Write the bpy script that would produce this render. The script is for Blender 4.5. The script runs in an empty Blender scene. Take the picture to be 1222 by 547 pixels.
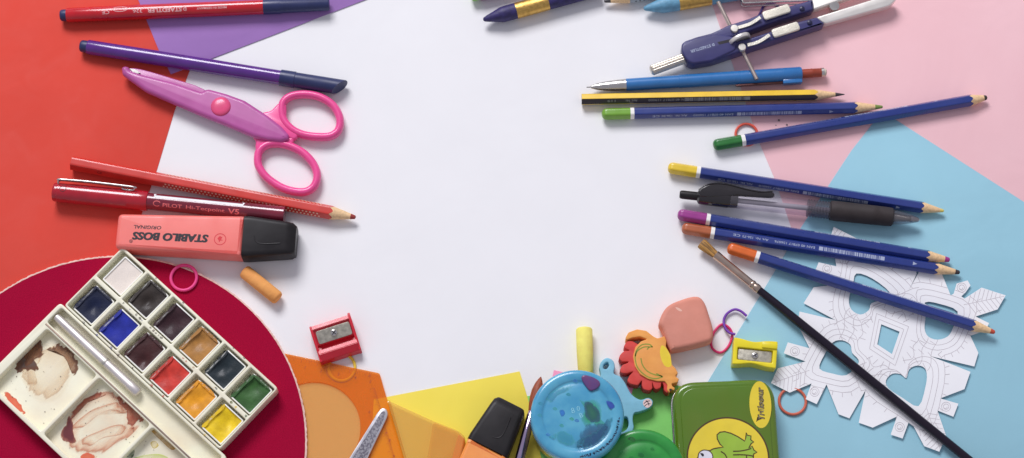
import bpy, bmesh, math, random
from mathutils import Vector, Matrix
from math import pi, sin, cos, tan, radians, sqrt, atan2, hypot

S = 0.001                      # everything is measured in millimetres and built in metres
sc = bpy.context.scene
COL = sc.collection

# ------------------------------------------------------------------ camera
CAM_D = 1274.0
TILT = radians(17.0)
FOV = radians(28.0)
FPX = 611.0 / tan(FOV / 2)
CPOS = Vector((0, -CAM_D * sin(TILT), CAM_D * cos(TILT)))
cam_d = bpy.data.cameras.new('camera')
cam = bpy.data.objects.new('camera', cam_d)
COL.objects.link(cam)
cam.location = CPOS * S
cam.rotation_euler = (TILT, 0, 0)
cam_d.sensor_width = 36
cam_d.angle = FOV
cam_d.clip_start = 0.01
cam_d.clip_end = 50
cam_d.dof.use_dof = True
cam_d.dof.focus_distance = 1.255
cam_d.dof.aperture_fstop = 10.0
sc.camera = cam

# ------------------------------------------------------------------ light
w = bpy.data.worlds.new('World')
sc.world = w
w.use_nodes = True
bg = w.node_tree.nodes['Background']
bg.inputs[0].default_value = (0.85, 0.845, 1.0, 1)
bg.inputs[1].default_value = 0.42

def area(name, loc, target, size, power, color):
    d = bpy.data.lights.new(name, 'AREA')
    d.shape = 'RECTANGLE'; d.size = size[0]; d.size_y = size[1]
    d.energy = power; d.color = color
    o = bpy.data.objects.new(name, d); COL.objects.link(o)
    o.location = loc
    o.rotation_euler = (Vector(target) - Vector(loc)).to_track_quat('-Z', 'Y').to_euler()
    return o
area('window_light', (-0.85, 2.4, 2.5), (0, 0, 0), (1.6, 1.3), 112, (0.965, 0.95, 1.0))

sc.view_settings.view_transform = 'Standard'
sc.view_settings.look = 'None'
sc.view_settings.exposure = 0
sc.view_settings.gamma = 1
sc.render.engine = 'CYCLES'
sc.cycles.max_bounces = 10
sc.cycles.transparent_max_bounces = 24

# ------------------------------------------------------------------ helpers
def P(px, py, z=0.0):
    """the point of the table plane (raised by z mm) that the photograph shows at a pixel"""
    x = (px - 611) / FPX; y = -(py - 273.5) / FPX
    d = Vector((x, sin(TILT) + y * cos(TILT), -cos(TILT) + y * sin(TILT)))
    return CPOS + d * ((z - CPOS.z) / d.z)

def zp(x0, y0, s, pts):
    return [(x0 + a / s, y0 + b / s) for a, b in pts]

def lin(c):
    c /= 255.0
    return c / 12.92 if c <= 0.04045 else ((c + 0.055) / 1.055) ** 2.4

def alb(rgb):
    t = (0.90, 0.885, 0.985)
    return tuple(min(0.93, lin(c) / k) for c, k in zip(rgb, t)) + (1.0,)

MATS = {}
def mat(name, rgb, rough=0.5, metal=0.0, coat=0.0, var=0.05, vs=120, bump=0.0, bs=900, spec=0.5, rgb2=None, sheen=0, fac=(0.35, 0.65), sss=0, wave=0):
    if name in MATS: return MATS[name]
    m = bpy.data.materials.new(name); m.use_nodes = True
    nt = m.node_tree; n = nt.nodes; l = nt.links
    b = n['Principled BSDF']
    b.inputs['Roughness'].default_value = rough
    b.inputs['Metallic'].default_value = metal
    b.inputs['Coat Weight'].default_value = coat
    b.inputs['Coat Roughness'].default_value = 0.12
    b.inputs['Specular IOR Level'].default_value = spec
    if sheen:
        b.inputs['Sheen Weight'].default_value = sheen
    if sss:
        b.inputs['Subsurface Weight'].default_value = sss
        b.inputs['Subsurface Radius'].default_value = (0.004, 0.002, 0.001)
        b.inputs['Subsurface Scale'].default_value = 0.5
    c = alb(rgb)
    c2 = alb(rgb2) if rgb2 else tuple(x * (1 - var * 2) for x in c[:3]) + (1,)
    if not rgb2: c = tuple(min(.92, x * (1 + var)) for x in c[:3]) + (1,)
    tc = n.new('ShaderNodeTexCoord')
    no = n.new('ShaderNodeTexNoise'); no.inputs['Scale'].default_value = vs; no.inputs['Detail'].default_value = 5
    r = n.new('ShaderNodeValToRGB')
    r.color_ramp.elements[0].position = fac[0]; r.color_ramp.elements[1].position = fac[1]
    r.color_ramp.elements[0].color = c2; r.color_ramp.elements[1].color = c
    l.new(tc.outputs['Object'], no.inputs['Vector'])
    l.new(no.outputs['Fac'], r.inputs['Fac'])
    l.new(r.outputs['Color'], b.inputs['Base Color'])
    # handled surfaces: the gloss is never even
    rn = n.new('ShaderNodeTexNoise'); rn.inputs['Scale'].default_value = 55; rn.inputs['Detail'].default_value = 6; rn.inputs['Distortion'].default_value = .8
    rm = n.new('ShaderNodeMapRange'); rm.inputs['From Min'].default_value = .3; rm.inputs['From Max'].default_value = .7
    rm.inputs['To Min'].default_value = rough * .8; rm.inputs['To Max'].default_value = min(1, rough * 1.3)
    l.new(tc.outputs['Object'], rn.inputs['Vector']); l.new(rn.outputs['Fac'], rm.inputs['Value']); l.new(rm.outputs[0], b.inputs['Roughness'])
    if bump:
        nb = n.new('ShaderNodeTexNoise'); nb.inputs['Scale'].default_value = bs; nb.inputs['Detail'].default_value = 4
        bp = n.new('ShaderNodeBump'); bp.inputs['Strength'].default_value = bump; bp.inputs['Distance'].default_value = 0.0004
        l.new(tc.outputs['Object'], nb.inputs['Vector'])
        l.new(nb.outputs['Fac'], bp.inputs['Height'])
        l.new(bp.outputs['Normal'], b.inputs['Normal'])
        if wave:
            nw = n.new('ShaderNodeTexNoise'); nw.inputs['Scale'].default_value = 11; nw.inputs['Detail'].default_value = 3; nw.inputs['Distortion'].default_value = .9
            bw = n.new('ShaderNodeBump'); bw.inputs['Strength'].default_value = wave; bw.inputs['Distance'].default_value = 0.003
            l.new(tc.outputs['Object'], nw.inputs['Vector']); l.new(nw.outputs['Fac'], bw.inputs['Height']); l.new(bw.outputs['Normal'], bp.inputs['Normal'])
    MATS[name] = m
    return m

def clear(name, tint, diff, amount, gloss=0.06, rough=0.1):
    """tinted see-through plastic: transparent + diffuse body + a faint gloss"""
    if name in MATS: return MATS[name]
    m = bpy.data.materials.new(name); m.use_nodes = True
    nt = m.node_tree; n = nt.nodes; l = nt.links
    n.remove(n['Principled BSDF'])
    out = n['Material Output']
    t = n.new('ShaderNodeBsdfTransparent'); t.inputs[0].default_value = tint + (1,)
    d = n.new('ShaderNodeBsdfDiffuse'); d.inputs[0].default_value = alb(diff)
    g = n.new('ShaderNodeBsdfGlossy'); g.inputs['Roughness'].default_value = rough
    no = n.new('ShaderNodeTexNoise'); no.inputs['Scale'].default_value = 60
    tc = n.new('ShaderNodeTexCoord'); l.new(tc.outputs['Object'], no.inputs['Vector'])
    mr = n.new('ShaderNodeMapRange'); mr.inputs['To Min'].default_value = amount - .06; mr.inputs['To Max'].default_value = amount + .06
    l.new(no.outputs['Fac'], mr.inputs['Value'])
    a = n.new('ShaderNodeMixShader'); l.new(mr.outputs[0], a.inputs[0]); l.new(t.outputs[0], a.inputs[1]); l.new(d.outputs[0], a.inputs[2])
    b = n.new('ShaderNodeMixShader'); b.inputs[0].default_value = gloss; l.new(a.outputs[0], b.inputs[1]); l.new(g.outputs[0], b.inputs[2])
    l.new(b.outputs[0], out.inputs[0])
    MATS[name] = m
    return m

def wash(name, rgb, edge=None, amount=0.75, seed=0, scale=90, edgew=0.8, soft=False):
    """a dried smear of paint: noisy see-through film, thicker at its rim"""
    m = bpy.data.materials.new(name); m.use_nodes = True
    nt = m.node_tree; n = nt.nodes; l = nt.links
    b = n['Principled BSDF']; b.inputs['Roughness'].default_value = 0.35
    out = n['Material Output']
    at = n.new('ShaderNodeAttribute'); at.attribute_name = 'rim'
    tc = n.new('ShaderNodeTexCoord')
    mp = n.new('ShaderNodeMapping'); mp.inputs['Location'].default_value = (seed * .37, seed * .11, 0); mp.inputs['Rotation'].default_value = (0, 0, seed); mp.inputs['Scale'].default_value = (1, .35, 1)
    no = n.new('ShaderNodeTexNoise'); no.inputs['Scale'].default_value = scale; no.inputs['Detail'].default_value = 8; no.inputs['Distortion'].default_value = .6
    l.new(tc.outputs['Object'], mp.inputs[0]); l.new(mp.outputs[0], no.inputs['Vector'])
    mx = n.new('ShaderNodeMix'); mx.data_type = 'RGBA'
    mx.inputs[6].default_value = alb(rgb); mx.inputs[7].default_value = alb(edge or rgb)
    l.new(at.outputs['Fac'], mx.inputs[0]); l.new(mx.outputs[2], b.inputs['Base Color'])
    # alpha = smooth(noise) * (base + rim)
    r = n.new('ShaderNodeMapRange'); r.inputs['From Min'].default_value = .38; r.inputs['From Max'].default_value = .68
    l.new(no.outputs['Fac'], r.inputs['Value'])
    m1 = n.new('ShaderNodeMath'); m1.operation = 'MULTIPLY_ADD'; m1.inputs[1].default_value = edgew; m1.inputs[2].default_value = amount
    l.new(at.outputs['Fac'], m1.inputs[0])
    m2 = n.new('ShaderNodeMath'); m2.operation = 'MULTIPLY'; l.new(m1.outputs[0], m2.inputs[0])
    m3 = n.new('ShaderNodeMath'); m3.operation = 'MULTIPLY_ADD'; m3.inputs[1].default_value = .75; m3.inputs[2].default_value = .25; l.new(r.outputs[0], m3.inputs[0])
    l.new(m3.outputs[0], m2.inputs[1])
    m2.use_clamp = True
    if soft:      # feathered border
        m4 = n.new('ShaderNodeMath'); m4.operation = 'MULTIPLY_ADD'; m4.inputs[1].default_value = -1.0; m4.inputs[2].default_value = 1.0; l.new(at.outputs['Fac'], m4.inputs[0])
        m5 = n.new('ShaderNodeMath'); m5.operation = 'MULTIPLY'; m5.use_clamp = True; l.new(m4.outputs[0], m5.inputs[0]); l.new(m2.outputs[0], m5.inputs[1]); m2 = m5
    t = n.new('ShaderNodeBsdfTransparent'); ms = n.new('ShaderNodeMixShader')
    l.new(m2.outputs[0], ms.inputs[0]); l.new(t.outputs[0], ms.inputs[1]); l.new(b.outputs[0], ms.inputs[2])
    l.new(ms.outputs[0], out.inputs[0])
    return m

def wash2(name, stops, seed=0, scale=120, warp=.5, stretch=.4):
    """watercolour dried in rings: stops = (distance from the middle, colour, cover)"""
    m = bpy.data.materials.new(name); m.use_nodes = True
    nt = m.node_tree; n = nt.nodes; l = nt.links
    b = n['Principled BSDF']; b.inputs['Roughness'].default_value = 0.35
    at = n.new('ShaderNodeAttribute'); at.attribute_name = 'rad'
    tc = n.new('ShaderNodeTexCoord')
    mp = n.new('ShaderNodeMapping'); mp.inputs['Location'].default_value = (seed * .37, seed * .11, 0); mp.inputs['Rotation'].default_value = (0, 0, seed * 1.3); mp.inputs['Scale'].default_value = (1, stretch, 1)
    no = n.new('ShaderNodeTexNoise'); no.inputs['Scale'].default_value = scale; no.inputs['Detail'].default_value = 7; no.inputs['Distortion'].default_value = .4
    l.new(tc.outputs['Object'], mp.inputs[0]); l.new(mp.outputs[0], no.inputs['Vector'])
    w1 = n.new('ShaderNodeMath'); w1.operation = 'SUBTRACT'; w1.inputs[1].default_value = .5; l.new(no.outputs['Fac'], w1.inputs[0])
    w2 = n.new('ShaderNodeMath'); w2.operation = 'MULTIPLY_ADD'; w2.inputs[1].default_value = warp * 2; l.new(w1.outputs[0], w2.inputs[0]); l.new(at.outputs['Fac'], w2.inputs[2])
    rc = n.new('ShaderNodeValToRGB'); ra = n.new('ShaderNodeValToRGB')
    for r_, f_ in ((rc, 0), (ra, 1)):
        e = r_.color_ramp.elements
        while len(e) < len(stops): e.new(.5)
        for k, (p, c, a) in enumerate(stops):
            e[k].position = p; e[k].color = (a, a, a, 1) if f_ else alb(c)
        l.new(w2.outputs[0], r_.inputs[0])
    l.new(rc.outputs[0], b.inputs['Base Color'])
    ed = n.new('ShaderNodeMapRange'); ed.inputs['From Min'].default_value = 1.0; ed.inputs['From Max'].default_value = .9; l.new(at.outputs['Fac'], ed.inputs['Value'])
    mu = n.new('ShaderNodeMath'); mu.operation = 'MULTIPLY'; l.new(ra.outputs[0], mu.inputs[0]); l.new(ed.outputs[0], mu.inputs[1])
    t = n.new('ShaderNodeBsdfTransparent'); ms = n.new('ShaderNodeMixShader')
    l.new(mu.outputs[0], ms.inputs[0]); l.new(t.outputs[0], ms.inputs[1]); l.new(b.outputs[0], ms.inputs[2])
    l.new(ms.outputs[0], n['Material Output'].inputs[0])
    return m

def fibres(m, k=(.06, 1, 1)):
    for nd in m.node_tree.nodes:
        if nd.type == 'TEX_NOISE' and nd.inputs['Vector'].is_linked:
            src = nd.inputs['Vector'].links[0].from_socket
            mp = m.node_tree.nodes.new('ShaderNodeMapping'); mp.inputs['Scale'].default_value = k
            m.node_tree.links.new(src, mp.inputs[0]); m.node_tree.links.new(mp.outputs[0], nd.inputs['Vector'])
    return m

def link(name, me, m, parent=None, smooth=35, scale=True):
    if scale: me.transform(Matrix.Scale(S, 4))
    if smooth:
        for p in me.polygons: p.use_smooth = True
        me.set_sharp_from_angle(angle=radians(smooth))
    if isinstance(m, (list, tuple)):
        for x in m: me.materials.append(x)
    elif m: 
        if len(me.materials) == 0: me.materials.append(m)
        else: me.materials[0] = m
    me.name = name
    o = bpy.data.objects.new(name, me)
    COL.objects.link(o)
    if parent: o.parent = parent
    return o

def tag(o, label=None, cat=None, group=None, kind=None):
    if label: o['label'] = label
    if cat: o['category'] = cat
    if group: o['group'] = group
    if kind: o['kind'] = kind
    return o

def thing(name, label, cat, at, ang=0.0, group=None):
    o = bpy.data.objects.new(name, None); COL.objects.link(o)
    o.empty_display_size = 0.02
    o.location = Vector(at) * S; o.rotation_euler = (0, 0, ang)
    return tag(o, label, cat, group)

def put(o, at, ang=0.0):
    o.location = Vector(at) * S; o.rotation_euler = (0, 0, ang); return o

class Fr:
    """a local frame on the table: pixel points -> local millimetres"""
    def __init__(s, p0, p1=None, z=0.0, base=0.0):
        a = P(p0[0], p0[1], z)
        if p1: b = P(p1[0], p1[1], z); s.ang = atan2(b.y - a.y, b.x - a.x); s.L = (b - a).length
        else: s.ang = 0; s.L = 0
        s.o = Vector((a.x, a.y, base)); s.z = z
    def pt(s, p, z=None):
        q = P(p[0], p[1], s.z if z is None else z) - s.o
        c, n = cos(-s.ang), sin(-s.ang)
        return (q.x * c - q.y * n, q.x * n + q.y * c)
    def pts(s, L, z=None): return [s.pt(p, z) for p in L]

def bm_mesh(bm):
    me = bpy.data.meshes.new('m'); bmesh.ops.recalc_face_normals(bm, faces=bm.faces[:]); bm.to_mesh(me); bm.free(); return me

def catmull(pts, n=6, closed=True):
    out = []; N = len(pts); rng = range(N) if closed else range(N - 1)
    for i in rng:
        if closed: p = [pts[(i + k) % N] for k in (-1, 0, 1, 2)]
        else: p = [pts[max(0, min(N - 1, i + k))] for k in (-1, 0, 1, 2)]
        for j in range(n):
            t = j / n
            out.append(tuple(0.5 * (2 * b + (c - a) * t + (2 * a - 5 * b + 4 * c - d) * t * t + (-a + 3 * b - 3 * c + d) * t ** 3) for a, b, c, d in zip(*p)))
    if not closed: out.append(tuple(pts[-1]))
    return out

def roundpoly(pts, r, n=4):
    out = []; N = len(pts)
    for i in range(N):
        a, b, c = Vector(pts[i - 1][:2]), Vector(pts[i][:2]), Vector(pts[(i + 1) % N][:2])
        u, v = (a - b), (c - b)
        rr = r[i] if isinstance(r, (list, tuple)) else r
        k = min(rr, u.length * .45, v.length * .45)
        p, q = b + u.normalized() * k, b + v.normalized() * k
        for j in range(n + 1):
            t = j / n
            w = p * (1 - t) ** 2 + b * 2 * t * (1 - t) + q * t * t
            out.append((w.x, w.y))
    return out

def slab_mesh(outer, holes=(), z0=0, z1=1, bevel=0.0, res=2):
    cu = bpy.data.curves.new('c', 'CURVE'); cu.dimensions = '2D'; cu.fill_mode = 'BOTH'
    for loop in [outer] + list(holes):
        sp = cu.splines.new('POLY'); sp.points.add(len(loop) - 1)
        for i, p in enumerate(loop): sp.points[i].co = (p[0], p[1], 0, 1)
        sp.use_cyclic_u = True
    h = z1 - z0; bevel = min(bevel, h / 2 * .98)
    cu.extrude = h / 2 - bevel; cu.bevel_depth = bevel; cu.bevel_resolution = res; cu.offset = -bevel
    o = bpy.data.objects.new('t', cu); COL.objects.link(o)
    me = bpy.data.meshes.new_from_object(o)
    bpy.data.objects.remove(o); bpy.data.curves.remove(cu)
    me.transform(Matrix.Translation((0, 0, (z0 + z1) / 2)))
    bm = bmesh.new(); bm.from_mesh(me); bmesh.ops.remove_doubles(bm, verts=bm.verts[:], dist=1e-4); bm.to_mesh(me); bm.free()
    return me

def slab(name, outer, m, parent=None, holes=(), z0=0, z1=1, bevel=0.0, res=2, smooth=35):
    return link(name, slab_mesh(outer, holes, z0, z1, bevel, res), m, parent, smooth)

def tube(name, pts, r, m, parent=None, closed=False, res=5, flat=1.0, radii=None, ret=False):
    """tube along 3D points (mm)"""
    cu = bpy.data.curves.new('c', 'CURVE'); cu.dimensions = '3D'
    sp = cu.splines.new('POLY'); sp.points.add(len(pts) - 1)
    z0 = pts[0][2]
    for i, p in enumerate(pts):
        sp.points[i].co = (p[0], p[1], p[2] / flat, 1)
        if radii: sp.points[i].radius = radii[i]
    sp.use_cyclic_u = closed
    cu.bevel_depth = r; cu.bevel_resolution = res; cu.use_fill_caps = True
    o = bpy.data.objects.new('t', cu); COL.objects.link(o)
    me = bpy.data.meshes.new_from_object(o)
    bpy.data.objects.remove(o); bpy.data.curves.remove(cu)
    me.transform(Matrix.Diagonal((1, 1, flat, 1)))
    if ret: return me
    return link(name, me, m, parent, 50)

def lathe_mesh(prof, seg=32, zc=0.0, rfun=None, phase=0.0, axis='x', sy=1.0, sz=1.0):
    """prof: [(x, r)]; rfun(theta) scales the radius"""
    bm = bmesh.new(); rings = []
    for x, r in prof:
        if not isinstance(r, tuple) and r < 1e-6:
            rings.append([bm.verts.new((x, 0, zc) if axis == 'x' else (0, 0, x))])
            continue
        ring = []
        for i in range(seg):
            t = 2 * pi * i / seg + phase
            k = rfun(t - phase) if rfun else 1
            xx = x
            if isinstance(r, tuple): xx, rr = r[0](t - phase), r[1]
            else: rr = r
            y, z = rr * k * sin(t) * sy, rr * k * cos(t) * sz
            ring.append(bm.verts.new((xx, y, zc + z) if axis == 'x' else (y, z, xx)))
        rings.append(ring)
    for a, b in zip(rings, rings[1:]):
        if len(a) == 1 and len(b) == 1: continue
        for i in range(seg):
            j = (i + 1) % seg
            if len(a) == 1: bm.faces.new((a[0], b[j], b[i]))
            elif len(b) == 1: bm.faces.new((a[i], a[j], b[0]))
            else: bm.faces.new((a[i], a[j], b[j], b[i]))
    for rg, in ((rings[0],), (rings[-1],)):
        if len(rg) > 2: bm.faces.new(rg)
    return bm_mesh(bm)

def lathe(name, prof, m, parent=None, seg=32, zc=0.0, smooth=35, **k):
    return link(name, lathe_mesh(prof, seg, zc, **k), m, parent, smooth)

def box_mesh(sz, at, bev=0.0, rot=None, seg=2):
    bm = bmesh.new(); bmesh.ops.create_cube(bm, size=1)
    bmesh.ops.scale(bm, vec=sz, verts=bm.verts)
    if bev: bmesh.ops.bevel(bm, geom=bm.edges[:], offset=bev, segments=seg, affect='EDGES', profile=.5)
    if rot: bmesh.ops.rotate(bm, matrix=rot, verts=bm.verts)
    bmesh.ops.translate(bm, vec=at, verts=bm.verts)
    return bm_mesh(bm)

def box(name, sz, at, m, parent=None, bev=0.0, rot=None):
    return link(name, box_mesh(sz, at, bev, rot), m, parent)

def join(meshes):
    bm = bmesh.new()
    for me in meshes: bm.from_mesh(me); bpy.data.meshes.remove(me)
    me = bpy.data.meshes.new('j'); bm.to_mesh(me); bm.free(); return me

def ribbon_mesh(pts, wd, z=0.0, closed=False):
    """flat strip on a plane; pts 2D or 3D"""
    bm = bmesh.new(); L = []; N = len(pts)
    for i in range(N):
        a = Vector(pts[i - 1][:2]) if (i or closed) else Vector(pts[i][:2])
        b = Vector(pts[(i + 1) % N][:2]) if (i < N - 1 or closed) else Vector(pts[i][:2])
        d = b - a
        if d.length < 1e-9: d = Vector((1, 0))
        d.normalize(); nrm = Vector((-d.y, d.x)) * wd / 2
        zz = pts[i][2] if len(pts[i]) > 2 else z
        L.append((bm.verts.new((pts[i][0] + nrm.x, pts[i][1] + nrm.y, zz)), bm.verts.new((pts[i][0] - nrm.x, pts[i][1] - nrm.y, zz))))
    for i in range(N if closed else N - 1):
        a, b = L[i], L[(i + 1) % N]
        try: bm.faces.new((a[0], a[1], b[1], b[0]))
        except ValueError: pass
    me = bpy.data.meshes.new('r'); bm.normal_update()
    for f in bm.faces:
        if f.normal.z < 0: f.normal_flip()
    bm.to_mesh(me); bm.free(); return me

def flat_mesh(pts, z=0.0, holes=()):
    """flat filled polygon"""
    cu = bpy.data.curves.new('c', 'CURVE'); cu.dimensions = '2D'; cu.fill_mode = 'FRONT'
    for loop in [pts] + list(holes):
        sp = cu.splines.new('POLY'); sp.points.add(len(loop) - 1)
        for i, p in enumerate(loop): sp.points[i].co = (p[0], p[1], 0, 1)
        sp.use_cyclic_u = True
    o = bpy.data.objects.new('t', cu); COL.objects.link(o)
    me = bpy.data.meshes.new_from_object(o)
    bpy.data.objects.remove(o); bpy.data.curves.remove(cu)
    me.transform(Matrix.Translation((0, 0, z)))
    bm = bmesh.new(); bm.from_mesh(me); bm.normal_update()
    for f in bm.faces:
        if f.normal.z < 0: f.normal_flip()
    bm.to_mesh(me); bm.free()
    return me

def text_mesh(s, size, bold=0.0, shear=0.0, spacing=1.0, width=None, align='CENTER'):
    cu = bpy.data.curves.new('t', 'FONT'); cu.body = s; cu.size = size; cu.offset = bold; cu.shear = shear
    cu.space_character = spacing; cu.align_x = align; cu.align_y = 'CENTER'; cu.resolution_u = 3
    o = bpy.data.objects.new('t', cu); COL.objects.link(o)
    me = bpy.data.meshes.new_from_object(o)
    bpy.data.objects.remove(o); bpy.data.curves.remove(cu)
    if width:
        xs = [v.co.x for v in me.vertices]; k = width / (max(xs) - min(xs))
        me.transform(Matrix.Diagonal((k, 1, 1, 1)))
    return me

def lettering(s, size, m, parent, at, rot=0.0, bold=0.0, shear=0.0, width=None, z=0.0, wrapR=None, zc=0.0, a0=0.0, spacing=1.0, name='lettering'):
    me = s if not isinstance(s, str) else text_mesh(s, size, bold, shear, spacing, width)
    me.transform(Matrix.Translation((at[0], at[1], z)) @ Matrix.Rotation(rot, 4, 'Z'))
    if wrapR:
        bm = bmesh.new(); bm.from_mesh(me)
        ys = [v.co.y for v in bm.verts]; y = min(ys)
        while y < max(ys):
            bmesh.ops.bisect_plane(bm, geom=bm.verts[:] + bm.edges[:] + bm.faces[:], plane_co=(0, y, 0), plane_no=(0, 1, 0)); y += wrapR * .12
        for v in bm.verts:
            a = v.co.y / wrapR + a0
            v.co.y, v.co.z = (wrapR + .06) * sin(a), zc + (wrapR + .06) * cos(a)
        bm.to_mesh(me); bm.free()
    return link(name, me, m, parent, 0)

def blob_mesh(pts, z=0.05, rings=5, n=7):
    """filled smooth blob with a 'rim' attribute (0 centre .. 1 edge)"""
    ed = catmull(pts, n); cx = sum(p[0] for p in ed) / len(ed); cy = sum(p[1] for p in ed) / len(ed)
    bm = bmesh.new(); lay = bm.verts.layers.float.new('rim'); lay2 = bm.verts.layers.float.new('rad')
    c = bm.verts.new((cx, cy, z)); prev = None
    for k in range(1, rings + 1):
        f = (k / rings) ** .6
        ring = [bm.verts.new((cx + (p[0] - cx) * f, cy + (p[1] - cy) * f, z)) for p in ed]
        for v in ring: v[lay] = f ** 6; v[lay2] = f
        for i in range(len(ed)):
            j = (i + 1) % len(ed)
            bm.faces.new((c, ring[i], ring[j]) if prev is None else (prev[i], ring[i], ring[j], prev[j]))
        prev = ring
    bm.normal_update()
    for f in bm.faces:
        if f.normal.z < 0: f.normal_flip()
    me = bpy.data.meshes.new('b'); bm.to_mesh(me); bm.free(); return me

def circ(cx, cy, rx, ry=None, n=40, a0=0.0, a1=2 * pi):
    ry = ry or rx
    full = abs(a1 - a0 - 2 * pi) < 1e-6
    return [(cx + rx * cos(a0 + (a1 - a0) * i / (n if full else n - 1)), cy + ry * sin(a0 + (a1 - a0) * i / (n if full else n - 1))) for i in range(n)]

def inside(p, poly):
    x, y = p; c = False; j = len(poly) - 1
    for i in range(len(poly)):
        xi, yi = poly[i][:2]; xj, yj = poly[j][:2]
        if (yi > y) != (yj > y) and x < (xj - xi) * (y - yi) / (yj - yi) + xi: c = not c
        j = i
    return c

rnd = random.Random(4)

# ------------------------------------------------------------------ common materials
METAL = mat('polished_steel', (200, 196, 200), rough=0.25, metal=1.0, var=.03)
SATIN = mat('satin_steel', (205, 200, 200), rough=0.42, metal=1.0, var=.05, bump=.1)
GOLD = mat('gold_foil', (205, 165, 95), rough=0.35, metal=0.9, var=.1, vs=500, bump=.3, bs=1800)
WOOD = mat('pencil_wood', (228, 190, 150), rough=.65, var=.08, vs=700, bump=.2)
WHITE = mat('white_paint', (232, 228, 232), rough=.4, var=.02)
PRINT = mat('silver_print', (160, 168, 200), rough=.45, var=.03)
BLACKP = mat('black_plastic', (32, 29, 32), rough=.42, var=.1, bump=.05, spec=.3)
INK = mat('black_ink', (30, 25, 35), rough=.5)

# ------------------------------------------------------------------ setting
bm = bmesh.new(); bmesh.ops.create_grid(bm, x_segments=2, y_segments=2, size=1500)
t = link('table_surface', bm_mesh(bm), mat('white_paper', (231, 229, 239), rough=.75, var=.006, vs=25, bump=.05, bs=1300, spec=.2, wave=.2), None, 0)
tag(t, kind='structure')

def card(name, pts, m, label, z0, th=0.3, soft=0.0):
    f = Fr(pts[0], z=z0)
    L = f.pts(pts)
    f.o.z = z0
    o = slab(name, L, m, None, z0=0, z1=th, bevel=0.08, res=1)
    put(o, (f.o.x, f.o.y, z0)); tag(o, label, 'coloured card')
    return o
def paperm(name, rgb, v=.02): return mat(name, rgb, rough=.8, var=v, vs=14, bump=.1, bs=1100, spec=.15, wave=.55)
card('red_card', [(-60, -60), (215, -60), (236, 0), (227, 83), (208, 134), (188, 201), (169, 256), (150, 315), (120, 480), (-60, 480)], paperm('red_card_paper', (211, 75, 66)), 'large red card covering the left side under the pens', 0.05)
card('purple_card', [(148, -50), (165, 0), (189, 59), (204, 89), (228, 80), (257, 68.5), (436, 0), (520, -35)], paperm('purple_card_paper', (160, 120, 190)), 'purple card poking down from the top edge over the red card', 0.4)
card('pink_card', [(830, -50), (848, 0), (906, 170), (925, 215), (948, 283), (1010, 275), (1150, 240), (1300, 330), (1300, -50)], paperm('pink_card_paper', (246, 188, 200)), 'large pale pink card filling the upper right corner', 0.05)
card('blue_card', [(1053, 133), (1016, 180), (955, 273), (924, 325), (847, 452), (770, 580), (1290, 600), (1290, 285)], paperm('blue_card_paper', (149, 193, 216)), 'large light blue card in the lower right, under the cut snowflake', 0.4)
card('yellow_card', [(446, 477), (620, 443.5), (630, 476), (646, 547), (650, 600), (440, 600)], paperm('yellow_card_paper', (252, 214, 92)), 'yellow card behind the orange highlighter at the bottom', 0.4)
card('green_card', [(622, 473.5), (808, 460), (845, 470), (840, 600), (610, 600)], paperm('green_card_paper', (134, 204, 116)), 'green card between the paint pots and the green tin', 0.05)
card('pink_slip', [(661, 442), (756, 462), (751, 480), (700, 500), (654, 475)], paperm('pink_slip_paper', (232, 150, 190)), 'small pink paper slip peeking out behind the blue paint pot', 0.4)

# ------------------------------------------------------------------ pencils
def hexr(roundness=.965):
    def f(t):
        a = (t + pi / 6) % (pi / 3) - pi / 6
        return min(cos(pi / 6) / cos(a), roundness)
    return f

def pencil_body(th, L, R, x0, zc, roll, bodym, woodm, leadm, conelen, lead, tipr=.35, facem=None, name='barrel'):
    k = (R * .9 - tipr) / conelen
    hr = hexr()
    N = 48
    xe = lambda t: L - (R * hr(t) - tipr) / k
    me = lathe_mesh([(x0, R), (0, (xe, R))], N, zc, hr, roll)
    b = link(name, me, bodym, th, 22)
    if facem:
        me.materials.append(facem)
        for p in me.polygons:
            c = p.center / S
            a = (atan2(c.y, c.z - zc) - roll) % (2 * pi)
            if int(((a + pi / 6) % (2 * pi)) / (pi / 3)) % 2 == 0 and len(p.vertices) == 4: p.material_index = 1
    # wooden cone: first ring on the same scalloped edge
    xl = L - lead
    rl = tipr + lead * k
    wd = lathe_mesh([(0, (lambda t: xe(t) + .02, R * .992)), (xl, rl)], N, zc, None, roll)
    # scale first ring by hex radius
    for i in range(N):
        v = wd.vertices[i]; tt = 2 * pi * i / N; q = hr(tt)
        v.co.y *= q; v.co.z = zc + (v.co.z - zc) * q
    link('wooden_tip', wd, woodm, th, 50)
    lathe('lead', [(xl - .3, rl * .9), (xl, rl + .02), (L - .5, tipr + .5 * k), (L, tipr * .4)], leadm, th, 20, zc)

BLUEP = mat('blue_pencil_lacquer', (31, 50, 126), rough=.3, coat=.35, var=.03, vs=300)
def barcode(x0, x1, y0, y1, z):
    ms = []; x = x0; r = random.Random(7)
    ms.append(((x0, x0 + 2.6))); x = x0 + 3.2
    while x < x1 - 3:
        wv = r.choice((.25, .35, .6, .9)); ms.append((x, x + wv)); x += wv + r.choice((.25, .3, .5))
    ms.append((x1 - 2.6, x1))
    bm = bmesh.new()
    for a, b in ms:
        bm.faces.new([bm.verts.new(p) for p in ((a, y0, z), (b, y0, z), (b, y1, z), (a, y1, z))])
    me = bpy.data.meshes.new('b'); bm.to_mesh(me); bm.free(); return me

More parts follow.
